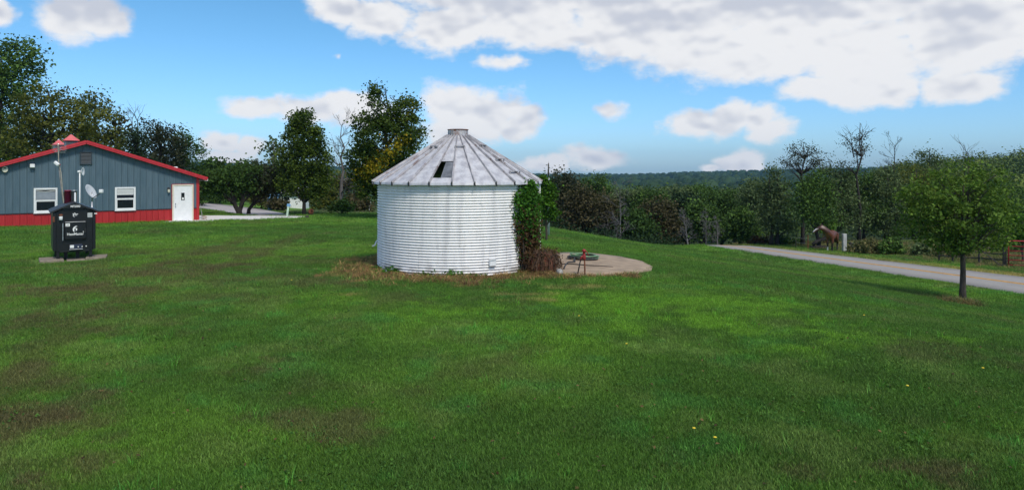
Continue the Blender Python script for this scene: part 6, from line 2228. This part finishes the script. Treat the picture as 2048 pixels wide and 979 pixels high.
# dark wooden fence and red gate
def fence_and_gate():
    Y0, Y1 = 37.5, 35.8
    root = empty('wooden_fence', (*at(1900, 520, Y0)[:2], 0), 0, 'dark weathered rail fence with a diagonal brace beside the red gate', 'fence')
    o = root.location.copy()
    def G(px, Y): X = (px - CX) / F * Y; return Vector((X, Y, gz(X, Y))) - o
    posts = [(1878, 39.0), (1905, 38.4), (1958, 37.4), (2009, 36.2)]
    B = []
    for i, (px, Y) in enumerate(posts):
        b = G(px, Y); h = (.95, 1.0, .95, 1.35)[i]
        r = (.05, .055, .06, .10)[i]
        mb = MB(); mb.tube([b - Vector((0, 0, .2)), b + Vector((.01, 0, h))], [r, r * .9], 8); mb.build('fence_post', M['wood_dark'], root)
        B.append(b)
    for z in (.92, .66, .36):
        for i in range(3):
            a, b = B[i], B[i + 1]
            off = Vector((0, -.075, 0))
            mb = MB(); mb.tube([a + off + Vector((-.05, 0, z + .02)), (a + b) / 2 + off + Vector((0, 0, z - .03)), b + off + Vector((.0, -.02, z))], .030, 6); mb.build('rail', M['wood_dark'], root)
    mb = MB(); mb.tube([B[2] + Vector((0, -.12, .80)), B[3] + Vector((-.35, -.14, .10)), B[3] + Vector((-.03, -.14, .08))], .028, 6); mb.build('brace', M['wood_dark'], root)
    # gate: tubular frame with rails
    root = empty('farm_gate', (*at(2017, 530, 36.0)[:2], 0), 0, 'red tubular steel farm gate across the pasture entrance', 'gate')
    x = root.location.x; root.location.z = gz(x, 36.0)
    root.rotation_euler = (0, 0, math.radians(-22))
    Wd, zb, zt = 3.6, .10, 1.36
    r = .030
    mb = MB()
    pts = [(0.0, 0, zb), (0, 0, zt - .12), (.04, 0, zt - .04), (.12, 0, zt), (Wd - .12, 0, zt), (Wd - .04, 0, zt - .04), (Wd, 0, zt - .12), (Wd, 0, zb), (0, 0, zb)]
    mb.tube(pts, r, 7); mb.build('gate_frame', M['red_gate'], root, smooth=True)
    for z in (.36, .60, .84, 1.08):
        mb = MB(); mb.tube([(0.02, 0, z), (Wd - .02, 0, z)], .024, 6); mb.build('rail', M['red_gate'], root, smooth=True)
    for xx in (Wd * .33, Wd * .67):
        mb = MB(); mb.box((xx - .025, -.036, zb), (xx + .025, -.024, zt)); mb.build('upright', M['red_gate'], root)
    for z in (.3, 1.15):
        mb = MB(); mb.box((-.10, -.02, z - .03), (.02, .02, z + .03)); mb.build('hinge', M['dark_metal'], root)


fence_and_gate()

# ---------------------------------------------------------------- small things in the lawn
def dandelions():
    spots = [(583, 568, 'yellow dandelion in the grass left of the bin'), (1158, 642, 'yellow dandelion below the straw patch, left of the bright grass'), (1253, 700, 'yellow dandelion low in the middle of the lawn'),
             (1388, 875, 'yellow dandelion near the bottom of the lawn, upper of two'), (1430, 894, 'yellow dandelion near the bottom of the lawn, lower of two'),
             (1815, 787, 'yellow dandelion on the lawn below the oak'), (1966, 750, 'yellow dandelion at the right side of the lawn'), (1728, 640, 'yellow dandelion left of the oak trunk')]
    src = None
    for (px, py, lab) in spots:
        q = gp(px, py)
        if src is None:
            root = empty('dandelion', q)
            mb = MB(); mb.tube([(0, 0, -.02), (.004, 0, .05), (.0, .004, .095)], .003, 4); mb.build('stem', M['stem_green'], root)
            mb = MB(); mb.lathe([(.004, .088), (.013, .094), (.017, .099), (.010, .104), (.001, .105)], 12); mb.build('flower', M['flower_yellow'], root)
            src = root
        else:
            root = src.copy(); COL.objects.link(root)
            for ch in src.children:
                c = ch.copy(); COL.objects.link(c); c.parent = root
            root.location = q
            root.rotation_euler.z = px
        tag(root, lab, 'flower', 'dandelions dotted in the lawn')
dandelions()

# dry ring of grass at the oak's foot
rng = np.random.default_rng(6)
q = gp(1927, 607)
n = 90
a = rng.uniform(0, 6.28, n); r = .13 + np.abs(rng.normal(0, .22, n))
x, y = q.x + r * np.cos(a) * 1.2, q.y + r * np.sin(a)
pal = np.array([(.16, .12, .05), (.09, .08, .03), (.07, .11, .03)])
scatter('tree_ring_grass', np.stack([x, y, ground_z(x, y)], 1), pal[rng.integers(0, 3, n)], rng.uniform(0, 6.28, n), rng.uniform(.8, 1.9, n), straw_tufts, 'dry uncut grass round the foot of the young oak')


# fallen leaves and clover specks in the grass
def litter():
    rng = np.random.default_rng(15)
    n = 900
    y = 4.5 + 22 * rng.random(n) ** 1.3; x = rng.uniform(-.8, .8, n) * y
    ok = ~blocked(x, y); x, y = x[ok], y[ok]
    C = np.stack([x, y, ground_z(x, y) + rng.uniform(.03, .07, len(x))], 1)
    V, Q = leaf_quads(C, rng.uniform(.02, .05, len(C)), rng, up=1.2)
    me = np_mesh('fallen_leaves', V, Q, leaf_mat('litter_leaf', (.04, .024, .012), (.17, .12, .045), trans=.1), np.repeat(rng.uniform(0, 1, len(C)), 4))
    tag(link('fallen_leaves', me), 'scattered dry fallen leaves lying in the lawn', kind='stuff')
    # broad weeds: plantain and clover patches
    n = 2600
    y = 4.5 + 16 * rng.random(n) ** 1.2; x = rng.uniform(-.8, .8, n) * y
    ok = ~blocked(x, y) & (fbm(x, y, .7, 3, 91) > .57); x, y = x[ok], y[ok]
    C = np.stack([x, y, ground_z(x, y) + .045], 1)
    C = (C[:, None, :] + rng.normal(size=(len(C), 7, 3)) * np.array([.05, .05, .012])).reshape(-1, 3)
    V, Q = leaf_quads(C, rng.uniform(.02, .042, len(C)), rng, up=1.0)
    me = np_mesh('broad_weeds', V, Q, leaf_mat('weed_leaf', (.035, .10, .02), (.09, .20, .03), trans=.25), np.repeat(rng.uniform(0, 1, len(C)), 4))
    tag(link('broad_weeds', me), 'patches of low broad leaved clover and weeds in the lawn', kind='stuff')
litter()

# ------------------------------------------------------------------ air
HAZE = 0.00013
if HAZE:
    mb = MB(); mb.box((-2700, -2700, -60), (2700, 2700, 70))
    m = bpy.data.materials.new('haze'); m.use_nodes = True
    nt = m.node_tree; nt.nodes.clear()
    o_ = nt.nodes.new('ShaderNodeOutputMaterial'); pv = nt.nodes.new('ShaderNodeVolumePrincipled')
    pv.inputs['Color'].default_value = (.26, .58, 1.0, 1); pv.inputs['Density'].default_value = HAZE; pv.inputs['Anisotropy'].default_value = .2
    nt.links.new(pv.outputs[0], o_.inputs['Volume'])
    tag(mb.build('haze', m), 'thin bluish air over the whole place', kind='stuff')
